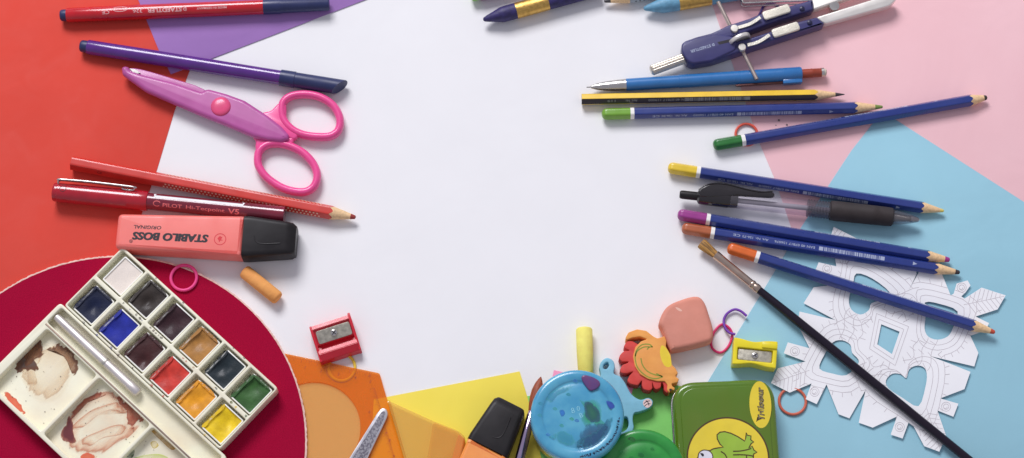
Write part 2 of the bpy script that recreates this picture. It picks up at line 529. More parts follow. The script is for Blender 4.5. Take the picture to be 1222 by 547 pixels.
def watercolour_pencil(p0, p1, cap, lead, label, conelen, leadlen, roll=0.0, num='50', tipr=.8, z0=.75, R=3.98, ean=None):
    zc0 = R * cos(pi / 6)
    f = Fr(p0, p1, z=zc0 + z0, base=z0)
    L = f.L
    th = thing('watercolour_pencil', label, 'pencil', f.o, f.ang, 'blue hexagonal watercolour pencils')
    up = abs(sin(roll * 3)) * (R - zc0) * .8
    zc = zc0 + up
    capm = mat('dipped_cap_%d_%d_%d' % cap, cap, rough=.3, coat=.4, var=.04)
    leadm = mat('lead_%d_%d_%d' % lead, lead, rough=.6)
    pencil_body(th, L, R, 20.4, zc, roll, BLUEP, WOOD, leadm, conelen, leadlen, tipr)
    hr = hexr(.95)
    lathe('dipped_cap', [(0, 0), (0.1, R * .35), (.5, R * .62), (1.3, R * .86), (2.4, R * .985), (3.5, R * 1.01), (18.0, R * 1.01)], capm, th, 48, zc, 30, rfun=hr, phase=roll)
    lathe('white_band', [(18.0, R * 1.012), (20.4, R * 1.012)], WHITE, th, 48, zc, 30, rfun=hr, phase=roll)
    ap = R * cos(pi / 6)
    zt = ap + .04
    rotm = Matrix.Translation((0, 0, zc)) @ Matrix.Rotation(-roll, 4, 'X')
    def add(me, nm):
        me.transform(rotm); link(nm, me, PRINT, th, 0)
    def tx(s, xc, wd):
        me = text_mesh(s, 2.15, .02, width=wd); me.transform(Matrix.Translation((xc, 0, zt)) @ Matrix.Rotation(pi, 4, 'Z')); add(me, 'lettering')
    tx('CE', 34, 4.4)
    tx('Art. Nr. 156-' + num, 45.5, 16)
    tx('EAN 40 07817 1560' + (ean or num), 70, 25)
    add(barcode(85, 125.5, -1.2, 1.2, zt), 'barcode')
    bm = bmesh.new(); bm.faces.new([bm.verts.new(p) for p in ((143, -1.1, zt), (145.6, 0, zt), (143, 1.1, zt))]); me = bpy.data.meshes.new('t'); bm.to_mesh(me); bm.free(); add(me, 'arrow_mark')
    return th

watercolour_pencil((718, 136.5), (1053.5, 127.8), (112, 160, 52), (120, 140, 70), 'blue pencil with light green cap, just below the black and yellow pencil', 17, 5, roll=radians(-58), num='50')
watercolour_pencil((851, 173.8), (1178, 116.5), (32, 108, 44), (60, 50, 45), 'blue pencil with dark green cap, slanting up to the right', 10.5, 2.2, roll=radians(60), num='57', tipr=1.3)
watercolour_pencil((797, 200), (1126.5, 252), (222, 188, 50), (222, 200, 110), 'blue pencil with yellow cap, directly above the black pen', 13.5, 2.5, roll=radians(-60), num='10')
watercolour_pencil((808.5, 255.8), (1133.5, 310.5), (150, 52, 136), (160, 50, 140), 'blue pencil with violet cap, between the black pen and the brown capped pencil', 13.5, 3.2, roll=radians(60), num='61', tipr=1.3)
watercolour_pencil((813.5, 272.2), (1145.5, 325.5), (172, 92, 58), (60, 50, 55), 'blue pencil with brown cap, lying against the violet capped one', 14.5, 3, roll=0.0, num='73', ean='76', tipr=1.1)
watercolour_pencil((868, 295.5), (1187.5, 397), (214, 100, 38), (200, 80, 60), 'blue pencil with orange cap, crossing the paper snowflake', 13.5, 3, roll=radians(60), num='40', tipr=1.1, z0=2.2)

# black and yellow graphite pencil
f = Fr((694, 119), (1008, 113), z=3.9, base=.6); R = 3.9; zc = 3.45
th = thing('graphite_pencil', 'black and yellow striped graphite pencil under the blue mechanical pencil', 'pencil', f.o, f.ang)
pencil_body(th, f.L, R, 0, zc, radians(14), mat('black_lacquer', (38, 28, 30), rough=.3, coat=.4), WOOD, mat('graphite', (75, 72, 78), rough=.35, metal=.4), 18, 6, .25, facem=mat('yellow_lacquer', (232, 188, 42), rough=.3, coat=.4))
zt = R * cos(pi / 6) + .05
def on_face(me, roll, nm, m, th, zc):
    me.transform(Matrix.Translation((0, 0, zc)) @ Matrix.Rotation(-roll, 4, 'X')); link(nm, me, m, th, 0)
GP = mat('grey_print', (140, 140, 140))
for s, x, wd in (('119', 19, 5), ('Art. Nr.', 31, 8), ('EAN 40 07817 119000', 55, 26)):
    me = text_mesh(s, 2.1, .02, width=wd); me.transform(Matrix.Translation((x, 0.3, zt)) @ Matrix.Rotation(pi, 4, 'Z')); on_face(me, radians(14 - 60), 'lettering', GP, th, zc)
on_face(barcode(65, 106, -.8, 1.4, zt), radians(14 - 60), 'barcode', GP, th, zc)

# red pencil with grip dots
f = Fr((86, 194.5), (424.5, 259.5), z=5.2, base=.5); R = 4.7; zc = 4.4
th = thing('grip_pencil', 'red pencil with rows of tiny grip dots, above the red pen', 'pencil', f.o, f.ang)
REDP = mat('red_lacquer', (200, 50, 42), rough=.35, coat=.3, var=.04)
pencil_body(th, f.L, R, 0, zc, 0.0, REDP, WOOD, mat('red_lead', (150, 50, 45), rough=.6), 15, 3.2, 1.1)
bm = bmesh.new()
for face in (-1, 1):
    for row in range(2):
        for i in range(54):
            x = 60 + i * 2.3 + (row % 2) * 1.15
            if x > f.L - 22: continue
            q = bmesh.ops.create_circle(bm, cap_ends=True, radius=.6, segments=8, matrix=Matrix.Rotation(-radians(60) * face, 4, 'X') @ Matrix.Translation((x, (row - .5) * 2.0, R * cos(pi / 6) + .06)))
me = bpy.data.meshes.new('d'); bm.to_mesh(me); bm.free(); me.transform(Matrix.Translation((0, 0, zc)))
tag(link('grip_dots', me, mat('grip_dot_rubber', (236, 190, 172), rough=.6), th, 0))
me = text_mesh('CE', 2.5, .02); me.transform(Matrix.Translation((19, 0, R * cos(pi / 6) + .05))); on_face(me, radians(-60), 'lettering', mat('dark_red_print', (100, 30, 35)), th, zc)

# ------------------------------------------------------------------ fibre pens
NAVY = mat('navy_plastic', (38, 46, 92), rough=.38, var=.05)
f = Fr((72, 19), (393, 5.5), z=5, base=.7); zc = 4.7
th = thing('fibre_pen', 'red round fibre pen with navy end plug and navy cap at the top left', 'felt pen', f.o, f.ang)
x1 = f.pt((315, 9))[0]
lathe('barrel', [(4.2, 3.2), (4.2, 4.25), (5, 4.6), (40, 4.8), (x1, 4.7)], mat('red_pen_plastic', (190, 10, 30), rough=.22, coat=.5), th, 40, zc)
lathe('end_plug', [(0, 0), (0, 2.6), (.5, 3.4), (1.2, 3.7), (4.3, 3.8)], NAVY, th, 32, zc)
lathe('cap', [(x1 - .2, 4.9), (x1 + 10, 4.95), (x1 + 12, 4.55), (f.L - 1, 4.1), (f.L, 3.7), (f.L, 0)], NAVY, th, 40, zc)
PW = mat('pale_print', (225, 175, 182))
for s, px, wd, sz, b in (('STAEDTLER', 198, 22, 3.6, .1), ('326', 166, 6, 3.0, .02), ('CE', 128, 4.6, 3.2, .02), ('MADE IN GERMANY', 254, 19, 1.9, .02)):
    lettering(s, sz, PW, th, (f.pt((px, 14))[0], 0), pi, bold=b, width=wd, wrapR=4.8, zc=zc, a0=-.22)
lettering('D', 3.0, PW, th, (f.pt((222, 14))[0], 0), pi, bold=.08, wrapR=4.8, zc=zc, a0=-.22)
x = f.pt((145, 14))[0]
me = ribbon_mesh(circ(0, 0, 4.6, 1.7), .35, closed=True)
lettering(me, 0, PW, th, (x, 0), pi, wrapR=4.8, zc=zc, a0=.15, name='oval_mark')
lettering('DIN EN', 1.8, PW, th, (x, 0), pi, wrapR=4.8, zc=zc, a0=.15, width=6)

f = Fr((96, 55), (413, 105.5), z=5, base=.6); zc = 4.7
th = thing('fibre_pen', 'violet round fibre pen with slanted navy cap, above the pink scissors', 'felt pen', f.o, f.ang)
x1 = f.pt((335, 95))[0]
lathe('barrel', [(4.8, 3.2), (4.8, 4.3), (5.6, 4.6), (40, 4.7), (x1, 4.6)], mat('violet_pen_plastic', (84, 36, 130), rough=.22, coat=.5), th, 40, zc)
lathe('end_plug', [(0, 0), (0, 2.8), (.5, 3.5), (1.2, 3.8), (4.9, 3.9)], NAVY, th, 32, zc)
me = lathe_mesh([(x1 - .2, 5.2), (x1 + 9, 5.25), (x1 + 9.3, 4.9), (x1 + 20, 4.9), (f.L - 1, 4.9), (f.L, 4.5)], 40, zc)
bm = bmesh.new(); bm.from_mesh(me)
r = bmesh.ops.bisect_plane(bm, geom=bm.verts[:] + bm.edges[:] + bm.faces[:], plane_co=(f.L - 1, 3.4, zc), plane_no=Vector((1, -.85, .2)).normalized(), clear_outer=True)
bmesh.ops.holes_fill(bm, edges=[e for e in bm.edges if e.is_boundary]); bm.to_mesh(me); bm.free()
link('cap', me, NAVY, th, 30)

# ------------------------------------------------------------------ red liquid ink pen
zc = 6.4
f = Fr((64, 229.5), (340, 257), z=6.4, base=.5)
th = thing('ink_pen', 'red capped ink pen with steel clip, lying just above the coral highlighter', 'pen', f.o, f.ang)
x1 = f.pt((177, 240))[0]
REDC = mat('clear_red_cap', (172, 14, 38), rough=.2, coat=.6, var=.06)
lathe('cap', [(0, 0), (0, 4.6), (.4, 5.6), (1.4, 6.0), (3, 5.9), (3.3, 6.15), (x1 - 8, 6.3), (x1 - 1, 6.3), (x1, 5.9), (x1, 5.2)], REDC, th, 48, zc)
xa, xb = f.pt((186, 240))[0], f.pt((291, 250))[0]
DKR = mat('dark_red_barrel', (118, 22, 48), rough=.2, coat=.7, var=.1, vs=60)
lathe('barrel', [(x1 - .5, 5.3), (xb, 5.3), (f.L - .5, 5.2), (f.L, 4.8), (f.L, 0)], DKR, th, 48, zc)
fr = join([ribbon_mesh([(xa, 2.9), (xa, .6), (xb, .6), (xb, 2.9)], 1.8)])  # white reflection round the barrel window, painted on as a flat band
lettering(fr, 0, mat('reflection_white', (252, 248, 252), rough=.7), th, (0, 0), wrapR=5.34, zc=zc, a0=.3, name='window_reflection')
lettering('PILOT', 3.3, mat('rose_print', (225, 110, 115)), th, (xa + 11.5, -3.6), width=12, bold=.05, wrapR=5.3, zc=zc, a0=.12)
lettering('Hi-Tecpoint', 3.0, mat('rose_print', (0,0,0)), th, (xa + 32, -3.4), width=24, bold=.03, wrapR=5.3, zc=zc, a0=.12)
lettering('V5', 4.6, mat('rose_print', (0,0,0)), th, (xa + 50, -3.4), bold=.08, width=7, wrapR=5.3, zc=zc, a0=.12)
lettering(ribbon_mesh(circ(0, 0, 2.2, 1.6, 16, .5, 5.5), .5), 0, mat('rose_print', (0,0,0)), th, (xa + 2, -3), wrapR=5.3, zc=zc, a0=.12, name='round_mark')
lettering(ribbon_mesh(circ(0, 0, 1.9), .4, closed=True), 0, mat('dark_red_print', 0), th, (7, 1.0), wrapR=6.2, zc=zc, name='round_dimple')
cx0, cx1 = f.pt((70, 216), 12)[0], f.pt((162, 219), 12)[0]
ang = .75
def onr(x, r): return (x, r * sin(ang), zc + r * cos(ang))
pts = [onr(cx0, 5.4), onr(cx0, 8.6), onr(cx0 + 1.5, 9.4), onr(cx0 + 20, 9.8), onr(cx1 - 1.5, 9.2), onr(cx1, 8.4), onr(cx1 - 1.2, 6.9), onr(cx1 - 6, 6.8), onr(cx1 - 8, 7.6)]
me = bmesh.new(); vs = []
for p in pts: vs.append((me.verts.new((p[0], p[1] - .5, p[2] + .9)), me.verts.new((p[0], p[1] + .5, p[2] - .9))))
for a, b in zip(vs, vs[1:]): me.faces.new((a[0], a[1], b[1], b[0]))
bmesh.ops.solidify(me, geom=me.faces[:], thickness=.5)
me.free()
tube('clip', catmull(pts, 4, False), .62, METAL, th, flat=1.0)
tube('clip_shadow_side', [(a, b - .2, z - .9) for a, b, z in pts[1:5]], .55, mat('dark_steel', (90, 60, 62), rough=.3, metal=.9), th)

# ------------------------------------------------------------------ highlighters
def highlighter(f, w0, w1, bodyL, capL, endw, H, bodym, label, text=False):
    th = thing('highlighter', label, 'highlighter', f.o, f.ang, 'chunky highlighter pens')
    slab('body', roundpoly([(0, -w0 / 2), (bodyL, -w1 / 2), (bodyL, w1 / 2), (0, w0 / 2)], [3, .5, .5, 3]), bodym, th, z0=0, z1=H, bevel=2.6, res=4)
    # cap: lofted rounded sections
    secs = [(bodyL - .1, w1 + .8, H + .5, 0), (bodyL + 3, w1 + .8, H + .6, 0), (bodyL + capL * .8, endw * 1.05, H + .2, 0), (bodyL + capL * .93, endw, H - 1.0, 0), (bodyL + capL, endw * .86, H - 3.4, 0)]
    bm = bmesh.new(); rings = []
    for x, wv, h, _ in secs:
        rc = roundpoly([(-wv / 2, 0), (wv / 2, 0), (wv / 2, h), (-wv / 2, h)], 3.4, 5)
        rings.append([bm.verts.new((x, a, b - (.1 if x < bodyL + 5 else 0) + (H - h) * (.15 if x > bodyL + 10 else 0))) for a, b in rc])
    for a, b in zip(rings, rings[1:]):
        for i in range(len(a)): j = (i + 1) % len(a); bm.faces.new((a[i], a[j], b[j], b[i]))
    bm.faces.new(rings[0]); bm.faces.new(rings[-1])
    cp = link('cap', bm_mesh(bm), BLACKP, th, 40)
    # raised grip curve on the cap
    x0 = bodyL + capL * .22
    pts = [(x0 + capL * .5, -endw * .2), (x0 + 5, -endw * .24), (x0 + 1, -endw * .16), (x0, 0)]
    tube('grip_ridge', [(a, b, H + .32) for a, b in catmull(pts, 6, False)], .45, BLACKP, cp, flat=.6)
    return th
zH = 16
pa, pb = P(139, 276, zH), P(291, 281.5, zH)
f = Fr((139, 275.5), (290, 281.5), z=zH, base=.5)
capE = f.pt((352, 288))[0]
CORAL = mat('coral_plastic', (255, 118, 114), rough=.42, var=.02, sss=.1)
th = highlighter(f, 22, 25.5, f.L, capE - f.L, 20.5, 16, CORAL, 'coral pink highlighter with black cap and bold black lettering, under the red pen', True)
for s, pc, sz, bd, wd, sh in (('STABILO BOSS', (204, 283), 6.6, .3, 46, .12), ('ORIGINAL', (176.5, 271.5), 3.1, .06, 17, .1), ('®', (156.5, 288), 3, .03, None, 0)):
    q = f.pt(pc)
    if bd > .2:
        me = join([text_mesh(s, sz, .12, sh, 1.0, wd) for k in range(5)])
        nv = len(me.vertices) // 5
        for i, v in enumerate(me.vertices): v.co.x += (-.34, -.17, 0, .17, .34)[i // nv]; v.co.y += (.1, -.1, 0, .1, -.1)[i // nv]; v.co.z += (i // nv) * .02
        lettering(me, 0, INK, th, q, pi, z=16.05)
    else: lettering(s, sz, INK, th, q, pi, bold=bd, width=wd, shear=sh, z=16.05)
q = f.pt((262.8, 286)); RP = mat('red_print', (215, 50, 60))
lettering(ribbon_mesh(circ(0, 0, 3.5), .5, closed=True), 0, RP, th, q, 0, z=16.05, name='round_emblem')
lettering(flat_mesh(catmull([(-1.6, .4), (-.4, 1.9), (1.2, 1.2), (.6, 0), (1.8, -.6), (.2, -.9), (-.4, -2), (-.9, -.6)], 4)), 0, RP, th, q, 0, z=16.05, name='round_emblem')
ORANG = mat('orange_plastic', (253, 146, 74), rough=.42, var=.02, sss=.1)
f = Fr((560, 575), (581.5, 534), z=zH, base=.8)
capE = f.pt((609.5, 480))[0]
highlighter(f, 22, 25.5, f.L, capE - f.L, 20.5, 16, ORANG, 'orange highlighter with black cap pointing up, lying on the yellow card')

# ------------------------------------------------------------------ zigzag scissors
f = Fr((148, 84), (340, 164), z=8, base=.5)
th = thing('craft_scissors', 'pink and lilac zigzag craft scissors with two round finger loops', 'scissors', f.o, f.ang)
LIL = mat('lilac_plastic', (178, 84, 156), rough=.36, var=.03, coat=.15)
PNK = mat('pink_plastic', (232, 78, 150), rough=.3, coat=.2, var=.03)
back = [(154, 83), (168.8, 83.5), (205, 94), (244, 107.5), (250, 125), (200, 110), (160, 92)]
slab('blade_cover', catmull(f.pts(back, 5), 3), LIL, th, z0=2.5, z1=5.8, bevel=.8, res=2)
front = [(145, 81), (148, 79), (153.5, 79.8), (155, 84), (167, 88.5), (205, 98), (241, 110), (244.5, 107), (249.6, 106.5), (270, 112), (292, 120), (319.5, 138), (336, 151), (345, 161), (344, 167), (336, 169.5), (320, 168), (303, 164), (267.4, 149), (236, 136.5), (205, 123), (174, 109.5), (156, 96.5), (146, 89)]
slab('blade_cover', roundpoly(f.pts(front, 8.5), 1.2, 3), LIL, th, z0=3.4, z1=9.4, bevel=2.8, res=6)
q = f.pts([(155, 82.5), (163, 84), (168, 88), (164, 88), (158, 86)], 6)
slab('blade', q, METAL, th, z0=4.5, z1=6.5)
q = f.pt((263.6, 127.6), 9.5)
me = lathe_mesh([(8.8, 6.3), (9.7, 6.2), (10.5, 5.4), (11.0, 3.6), (11.2, 1.4), (11.25, 0)], 36, axis='z'); me.transform(Matrix.Translation((q[0], q[1], 0)))
link('rivet', me, mat('rose_plastic', (222, 78, 128), rough=.3, coat=.2), th, 40)
zl = 4.0
up = zp(240, 90, 3.647, [(352, 165), (358, 120), (395, 92), (460, 85), (525, 100), (578, 137), (604, 190), (598, 240), (565, 266), (515, 270), (450, 262), (400, 240), (365, 205)])
lo = zp(240, 90, 3.647, [(247, 375), (255, 330), (295, 302), (360, 302), (430, 330), (480, 375), (505, 430), (495, 480), (460, 507), (410, 508), (350, 490), (290, 450), (258, 410)])
for loop in (up, lo):
    tube('finger_loop', [(a, b, zl) for a, b in catmull(f.pts(loop, zl), 5)], 2.55, PNK, th, closed=True, flat=1.25, res=6)
nu = zp(240, 90, 3.647, [(262, 168), (305, 160), (338, 125), (372, 130), (372, 205), (415, 235), (425, 272), (408, 287), (370, 275), (300, 240)])
nl = zp(240, 90, 3.647, [(222, 270), (300, 262), (408, 276), (403, 300), (380, 318), (300, 308), (252, 345), (236, 320), (240, 290)])
slab('handle_neck', roundpoly(f.pts(nu, 4), 1.5, 3), PNK, th, z0=1.8, z1=6.2, bevel=1.5, res=3)
slab('handle_neck', roundpoly(f.pts(nl, 4), 1.5, 3), PNK, th, z0=1.6, z1=6.0, bevel=1.5, res=3)

# ------------------------------------------------------------------ felt disc
DC = (-242.9, -138.1)
th = thing('felt_disc', 'large round crimson felt disc with pale edge, under the paint set', 'felt mat', (DC[0], DC[1], .4))
FELT = mat('crimson_felt', (158, 14, 54), rough=1.0, var=.07, vs=1500, bump=.6, bs=2200, spec=.05)
lathe('felt_face', [(2.0, 0), (2.0, 118.2), (2.25, 119.2), (2.7, 118.9), (2.72, 118), (2.72, 0)], FELT, th, 160, axis='z')
PALE = mat('pale_board_edge', (236, 190, 185), rough=.9, var=.12, vs=400, bump=.5)
rr_ = random.Random(8); jit = [1 + rr_.uniform(-.0022, .0022) for _ in range(720)]
lathe('board_edge', [(0, 0), (0, 119.8), (2.55, 119.9), (2.7, 118.9), (2.3, 118.3)], PALE, th, 720, axis='z', rfun=lambda t: jit[int(t / (2 * pi) * 720 + .5) % 720])

# ------------------------------------------------------------------ paint set
ZR = 14.0
f = Fr((147, 297), (329, 463), z=ZR, base=3.2)
th = thing('watercolour_set', 'open white watercolour box with twelve pans and a stained mixing lid', 'paint box', f.o, f.ang)
# local: +x along pans, -y towards the lid (v = -y), heights relative to base
CREAM = mat('cream_enamel', (240, 232, 217), rough=.3, coat=.25, var=.03, vs=40, rgb2=(228, 217, 200), fac=(.3, .6))
def rect(x0, x1, v0, v1, r=1.0, n=3): return roundpoly([(x0, -v0), (x1, -v0), (x1, -v1), (x0, -v1)], r, n)
UC = [10.2 + 21.9 * k for k in range(6)]; VC = [11.8, 36.6]
holes = [rect(u - 10.1, u + 10.0, v - 11.2 + .3, v + 11.2, .8) for u in UC for v in VC]
slab('tray', rect(-1.2, 130.8, -.8, 49.2, 2.0), CREAM, th, holes=holes, z0=2.0, z1=10.6, bevel=.55, res=2)
slab('tray_base', rect(-1.0, 130.6, -.6, 49.0, 2.0), CREAM, th, z0=0, z1=2.2, bevel=.3)
PAN = mat('white_pan', (238, 234, 236), rough=.35, var=.02)
COLS = [[('white', (226, 214, 212)), ('sepia', (50, 42, 40)), ('maroon', (52, 28, 36)), ('ochre', (168, 118, 62)), ('indigo', (34, 44, 52)), ('sap_green', (52, 92, 44))],
        [('navy', (20, 28, 58)), ('ultramarine', (34, 44, 150)), ('umber', (66, 34, 36)), ('red', (196, 56, 48)), ('golden', (226, 152, 38)), ('lemon', (228, 190, 30))]]
LAB = {'white': 'white', 'sepia': 'dark grey', 'maroon': 'dark maroon', 'ochre': 'ochre', 'indigo': 'blue black', 'sap_green': 'green', 'navy': 'navy blue', 'ultramarine': 'bright blue', 'umber': 'dark brown', 'red': 'red', 'golden': 'orange yellow', 'lemon': 'yellow'}
for c, v in enumerate(VC):
    for k, u in enumerate(UC):
        nm, rgb = COLS[c][k]
        uo = u + 1.3; vo = v + .3
        du, dv = 8.0, 9.9
        pn = slab('pan', rect(uo - du, uo + du, vo - dv, vo + dv, 1.0), PAN, th, holes=[rect(uo - du + .8, uo + du - .8, vo - dv + .8, vo + dv - .8, .5)], z0=2.3, z1=8.6, bevel=.2, res=1)
        tag(pn, 'pan of %s paint' % LAB[nm])
        # paint surface: uneven grid with a worn hollow
        bm = bmesh.new(); n = 16; vs = []
        r = random.Random(k * 7 + c); hx, hy = r.uniform(-.3, .3), r.uniform(-.3, .3)
        dep = .3 if nm == 'white' else r.uniform(.7, 1.8); wd_ = r.uniform(.12, .5); hx, hy = r.uniform(-.45, .45), r.uniform(-.45, .45)
        for i in range(n + 1):
            row = []
            for j in range(n + 1):
                a, b = -1 + 2 * i / n, -1 + 2 * j / n
                h = 7.7 - dep * math.exp(-((a - hx) ** 2 + (b - hy) ** 2) / wd_) - .25 * sin(3 * a + k) * cos(2.5 * b + c) + .3 * (abs(a) ** 6 + abs(b) ** 6) * .5
                row.append(bm.verts.new((uo + a * (du - .7), -vo + b * (dv - .7), h)))
            vs.append(row)
        for i in range(n):
            for j in range(n): bm.faces.new((vs[i][j], vs[i + 1][j], vs[i + 1][j + 1], vs[i][j + 1]))
        link('paint', bm_mesh(bm), mat('paint_' + nm, rgb, rough=.45 if nm not in ('white', 'ultramarine') else .65, coat=.06 if nm != 'white' else 0, spec=.25, var=.12 if nm != 'white' else .02, vs=160, bump=.6 if nm != 'white' else .1, bs=260), pn, 60)
        if nm != 'white':
            rm = [blob_mesh([(uo - du - .6, -vo - dv * .9), (uo - du + 1.6, -vo - dv * .8), (uo - du + 1.3, -vo), (uo - du + 1.9, -vo + dv * .7), (uo - du + .2, -vo + dv * .95), (uo - du - .2, -vo + 2)], 8.66, 4, 4),
                  blob_mesh([(uo - du, -vo + dv - 1.2), (uo, -vo + dv - 1.5), (uo + du * .8, -vo + dv - 1.3), (uo + du * .5, -vo + dv + .1), (uo - du * .5, -vo + dv + .2)], 8.68, 4, 4)]
            link('rim_smear', join(rm[:1 + (k + c) % 2]), wash('rim_' + nm, rgb, rgb, 1.3, k * 2 + c * 3, 500), pn, 0)
        # paint crumbs and smears on the tray round the pan
        if nm != 'white':
            bm2 = []
            for q in range(7):
                side = r.random()
                x = u - 9 + r.uniform(0, 1.6) if side < .6 else u + r.uniform(-9, 9)
                y = v + r.uniform(-10, 10) if side < .6 else v + r.choice((-10.8, 11.0)) + r.uniform(-.4, .5)
                s_ = r.uniform(.35, .9)
                z = 2.35 if side < .6 else 10.66
                if side >= .6: y = v + r.choice((-12.3, 12.3))
                bm2.append(blob_mesh([(x + s_ * r.uniform(.6, 1.5) * cos(a), -y + s_ * r.uniform(.5, 1.3) * sin(a)) for a in [i * pi / 3 for i in range(6)]], z, 2, 3))
            sx = u - 9.0
            bm2.append(blob_mesh([(sx - .7, -v - 8), (sx + .9, -v - 7), (sx + .4, -v), (sx + 1.2, -v + 6), (sx - .4, -v + 8.5), (sx - .9, -v + 2)], 2.36, 3, 4))
            link('paint_smears', join(bm2), wash('smear_' + nm, rgb, rgb, .55, k + c * 6, 600), pn, 0)
# mixing lid: outer u -4.6..136, v 49.4..115.4
U0, U1, V0, V1 = -4.6, 137.5, 49.5, 115.5
cells = [rect(1.2, 44.0, 66.2, 112.8, 2.0), rect(46.2, 89.2, 66.2, 112.8, 2.0), rect(91.4, 134.5, 66.2, 112.8, 2.0)]
groove = rect(-1.8, 134.8, 51.3, 63.4, 1.5)
lid = slab('mixing_lid', rect(U0, U1, V0, V1, 2.5), CREAM, th, holes=cells + [groove], z0=3.0, z1=9.8, bevel=.7, res=3)
slab('lid_floor', rect(U0 + .2, U1 - .2, V0 + .2, V1 - .2, 2.5), CREAM, th, z0=.4, z1=3.4, bevel=.5)
slab('hinge_strip', rect(-1.5, 132, 64.2, 65.2, .3), mat('hinge_shadow_metal', (150, 130, 120), rough=.4, metal=.6), th, z0=9.6, z1=10.15, bevel=.1)
zf = 3.46
def smear(pxs, m, z=zf):
    link('paint_stain', blob_mesh(f.pts(pxs, 3.2 + z), z), m, th, 0)
z6 = lambda L: zp(0, 397, 3.646, L)
TANC, BRC, DKC, RUC, MAC = (232, 208, 180), (158, 104, 66), (98, 74, 66), (190, 104, 78), (104, 44, 50)
TAN = wash2('tan_wash', [(0, (236, 214, 190), .1), (.45, TANC, .22), (.7, (224, 190, 154), .38), (.78, (200, 156, 116), .4), (.84, TANC, .1)], 1, 260, .3, .12)
BRN = wash2('brown_wash', [(0, BRC, .6), (.45, (146, 94, 58), .6), (.68, (110, 66, 44), .85), (.76, (120, 74, 48), .8), (.82, BRC, .0)], 2, 330, .5, .4)
DKB = wash2('dark_brown_wash', [(0, DKC, .95), (.5, DKC, .9), (.68, (100, 62, 42), .95), (.8, (112, 70, 48), .95), (.86, BRC, .0)], 3, 330, .42, .8)
RST = wash2('rust_wash', [(0, (242, 220, 206), .1), (.3, (236, 200, 180), .2), (.5, (240, 214, 198), .12), (.74, (232, 186, 162), .4), (.84, (200, 118, 86), .6), (.9, (200, 130, 100), .1)], 4.4, 230, .26, .10)
RSD = wash2('rust_dark_wash', [(0, RUC, .5), (.5, (178, 88, 64), .65), (.66, (150, 70, 54), .75), (.74, RUC, 0)], 5, 420, .6, .5)
MRN = wash2('maroon_wash', [(0, MAC, 1), (.6, MAC, .95), (.8, (150, 80, 72), .8), (.88, RUC, 0)], 6, 300, .4, .7)
CRL = wash2('coral_wash', [(0, (226, 116, 86), .85), (.7, (220, 100, 72), .9), (.85, (226, 130, 100), 0)], 8, 320, .4, .6)
smear(z6([(100, 70), (200, 40), (310, 55), (345, 120), (310, 210), (260, 290), (180, 310), (120, 265), (90, 180)]), TAN, zf + .02)
smear(z6([(85, 110), (160, 60), (190, 70), (180, 120), (150, 160), (165, 230), (120, 240), (85, 190)]), TAN, zf + .06)
smear(z6([(55, 125), (100, 70), (165, 8), (188, 50), (180, 90), (150, 110), (170, 165), (115, 172), (68, 180)]), DKB, zf + .10)
smear(z6([(100, 90), (150, 40), (195, 50), (190, 100), (150, 130), (110, 150)]), BRN, zf + .13)
smear(z6([(190, 68), (240, 40), (305, 62), (345, 120), (352, 160), (322, 195), (300, 140), (270, 100), (235, 75)]), BRN, zf + .16)
smear(z6([(5, 250), (35, 255), (75, 290), (105, 330), (118, 362), (85, 350), (38, 308)]), CRL)
smear(z6([(272, 400), (300, 340), (350, 285), (430, 250), (505, 252), (570, 310), (620, 380), (595, 450), (520, 485), (430, 540), (330, 530), (275, 480)]), RST, zf + .02)
smear(z6([(490, 252), (530, 275), (580, 310), (650, 385), (610, 400), (580, 440), (550, 400), (545, 340), (505, 295)]), RSD, zf + .09)
smear(z6([(282, 372), (320, 318), (380, 275), (440, 248), (480, 250), (470, 268), (400, 290), (345, 335), (300, 390)]), RSD, zf + .12)
smear(z6([(255, 455), (282, 400), (300, 360), (318, 380), (322, 440), (335, 480), (300, 485)]), MRN, zf + .15)
smear(z6([(272, 355), (292, 328), (306, 340), (284, 366)]), MRN, zf + .15)
smear(z6([(345, 535), (380, 520), (430, 540), (400, 556), (350, 556)]), CRL, zf + .06)
smear(z6([(665, 420), (700, 450), (735, 480), (765, 500), (745, 510), (700, 470), (660, 430)]), wash('olive_wash', (205, 160, 80), (190, 140, 60), .8, 10, 150))
smear(z6([(655, 480), (675, 472), (690, 492), (668, 505)]), wash('yellow_wash', (215, 190, 80), (200, 170, 60), .8, 11, 150))
smear(z6([(545, 515), (565, 498), (585, 515), (575, 545), (550, 540)]), wash('deep_green_wash', (50, 92, 60), (40, 80, 55), .95, 12, 300))
smear(z6([(560, 560), (620, 535), (700, 530), (740, 560), (680, 590), (600, 590)]), wash('pale_green_wash', (215, 220, 150), (200, 210, 120), .7, 13, 100), zf + .05)
smear(z6([(300, 420), (360, 360), (430, 320), (520, 300), (560, 350), (500, 330), (420, 360), (350, 420)]), RST, zf + .13)
smear(z6([(340, 470), (420, 430), (500, 400), (560, 400), (540, 440), (450, 460), (380, 500)]), RST, zf + .14)
spk = []
r = random.Random(12)
for i in range(70):
    u, v = r.uniform(3, 132), r.uniform(68, 111)
    s_ = r.uniform(.12, .35)
    spk.append(blob_mesh([(u + s_ * r.uniform(.6, 1.5) * cos(a), -v + s_ * r.uniform(.5, 1.3) * sin(a)) for a in [i * pi / 3 for i in range(6)]], zf + .2, 2, 2))
link('paint_specks', join(spk), mat('speck_paint', (90, 70, 62), rough=.6), th, 0)

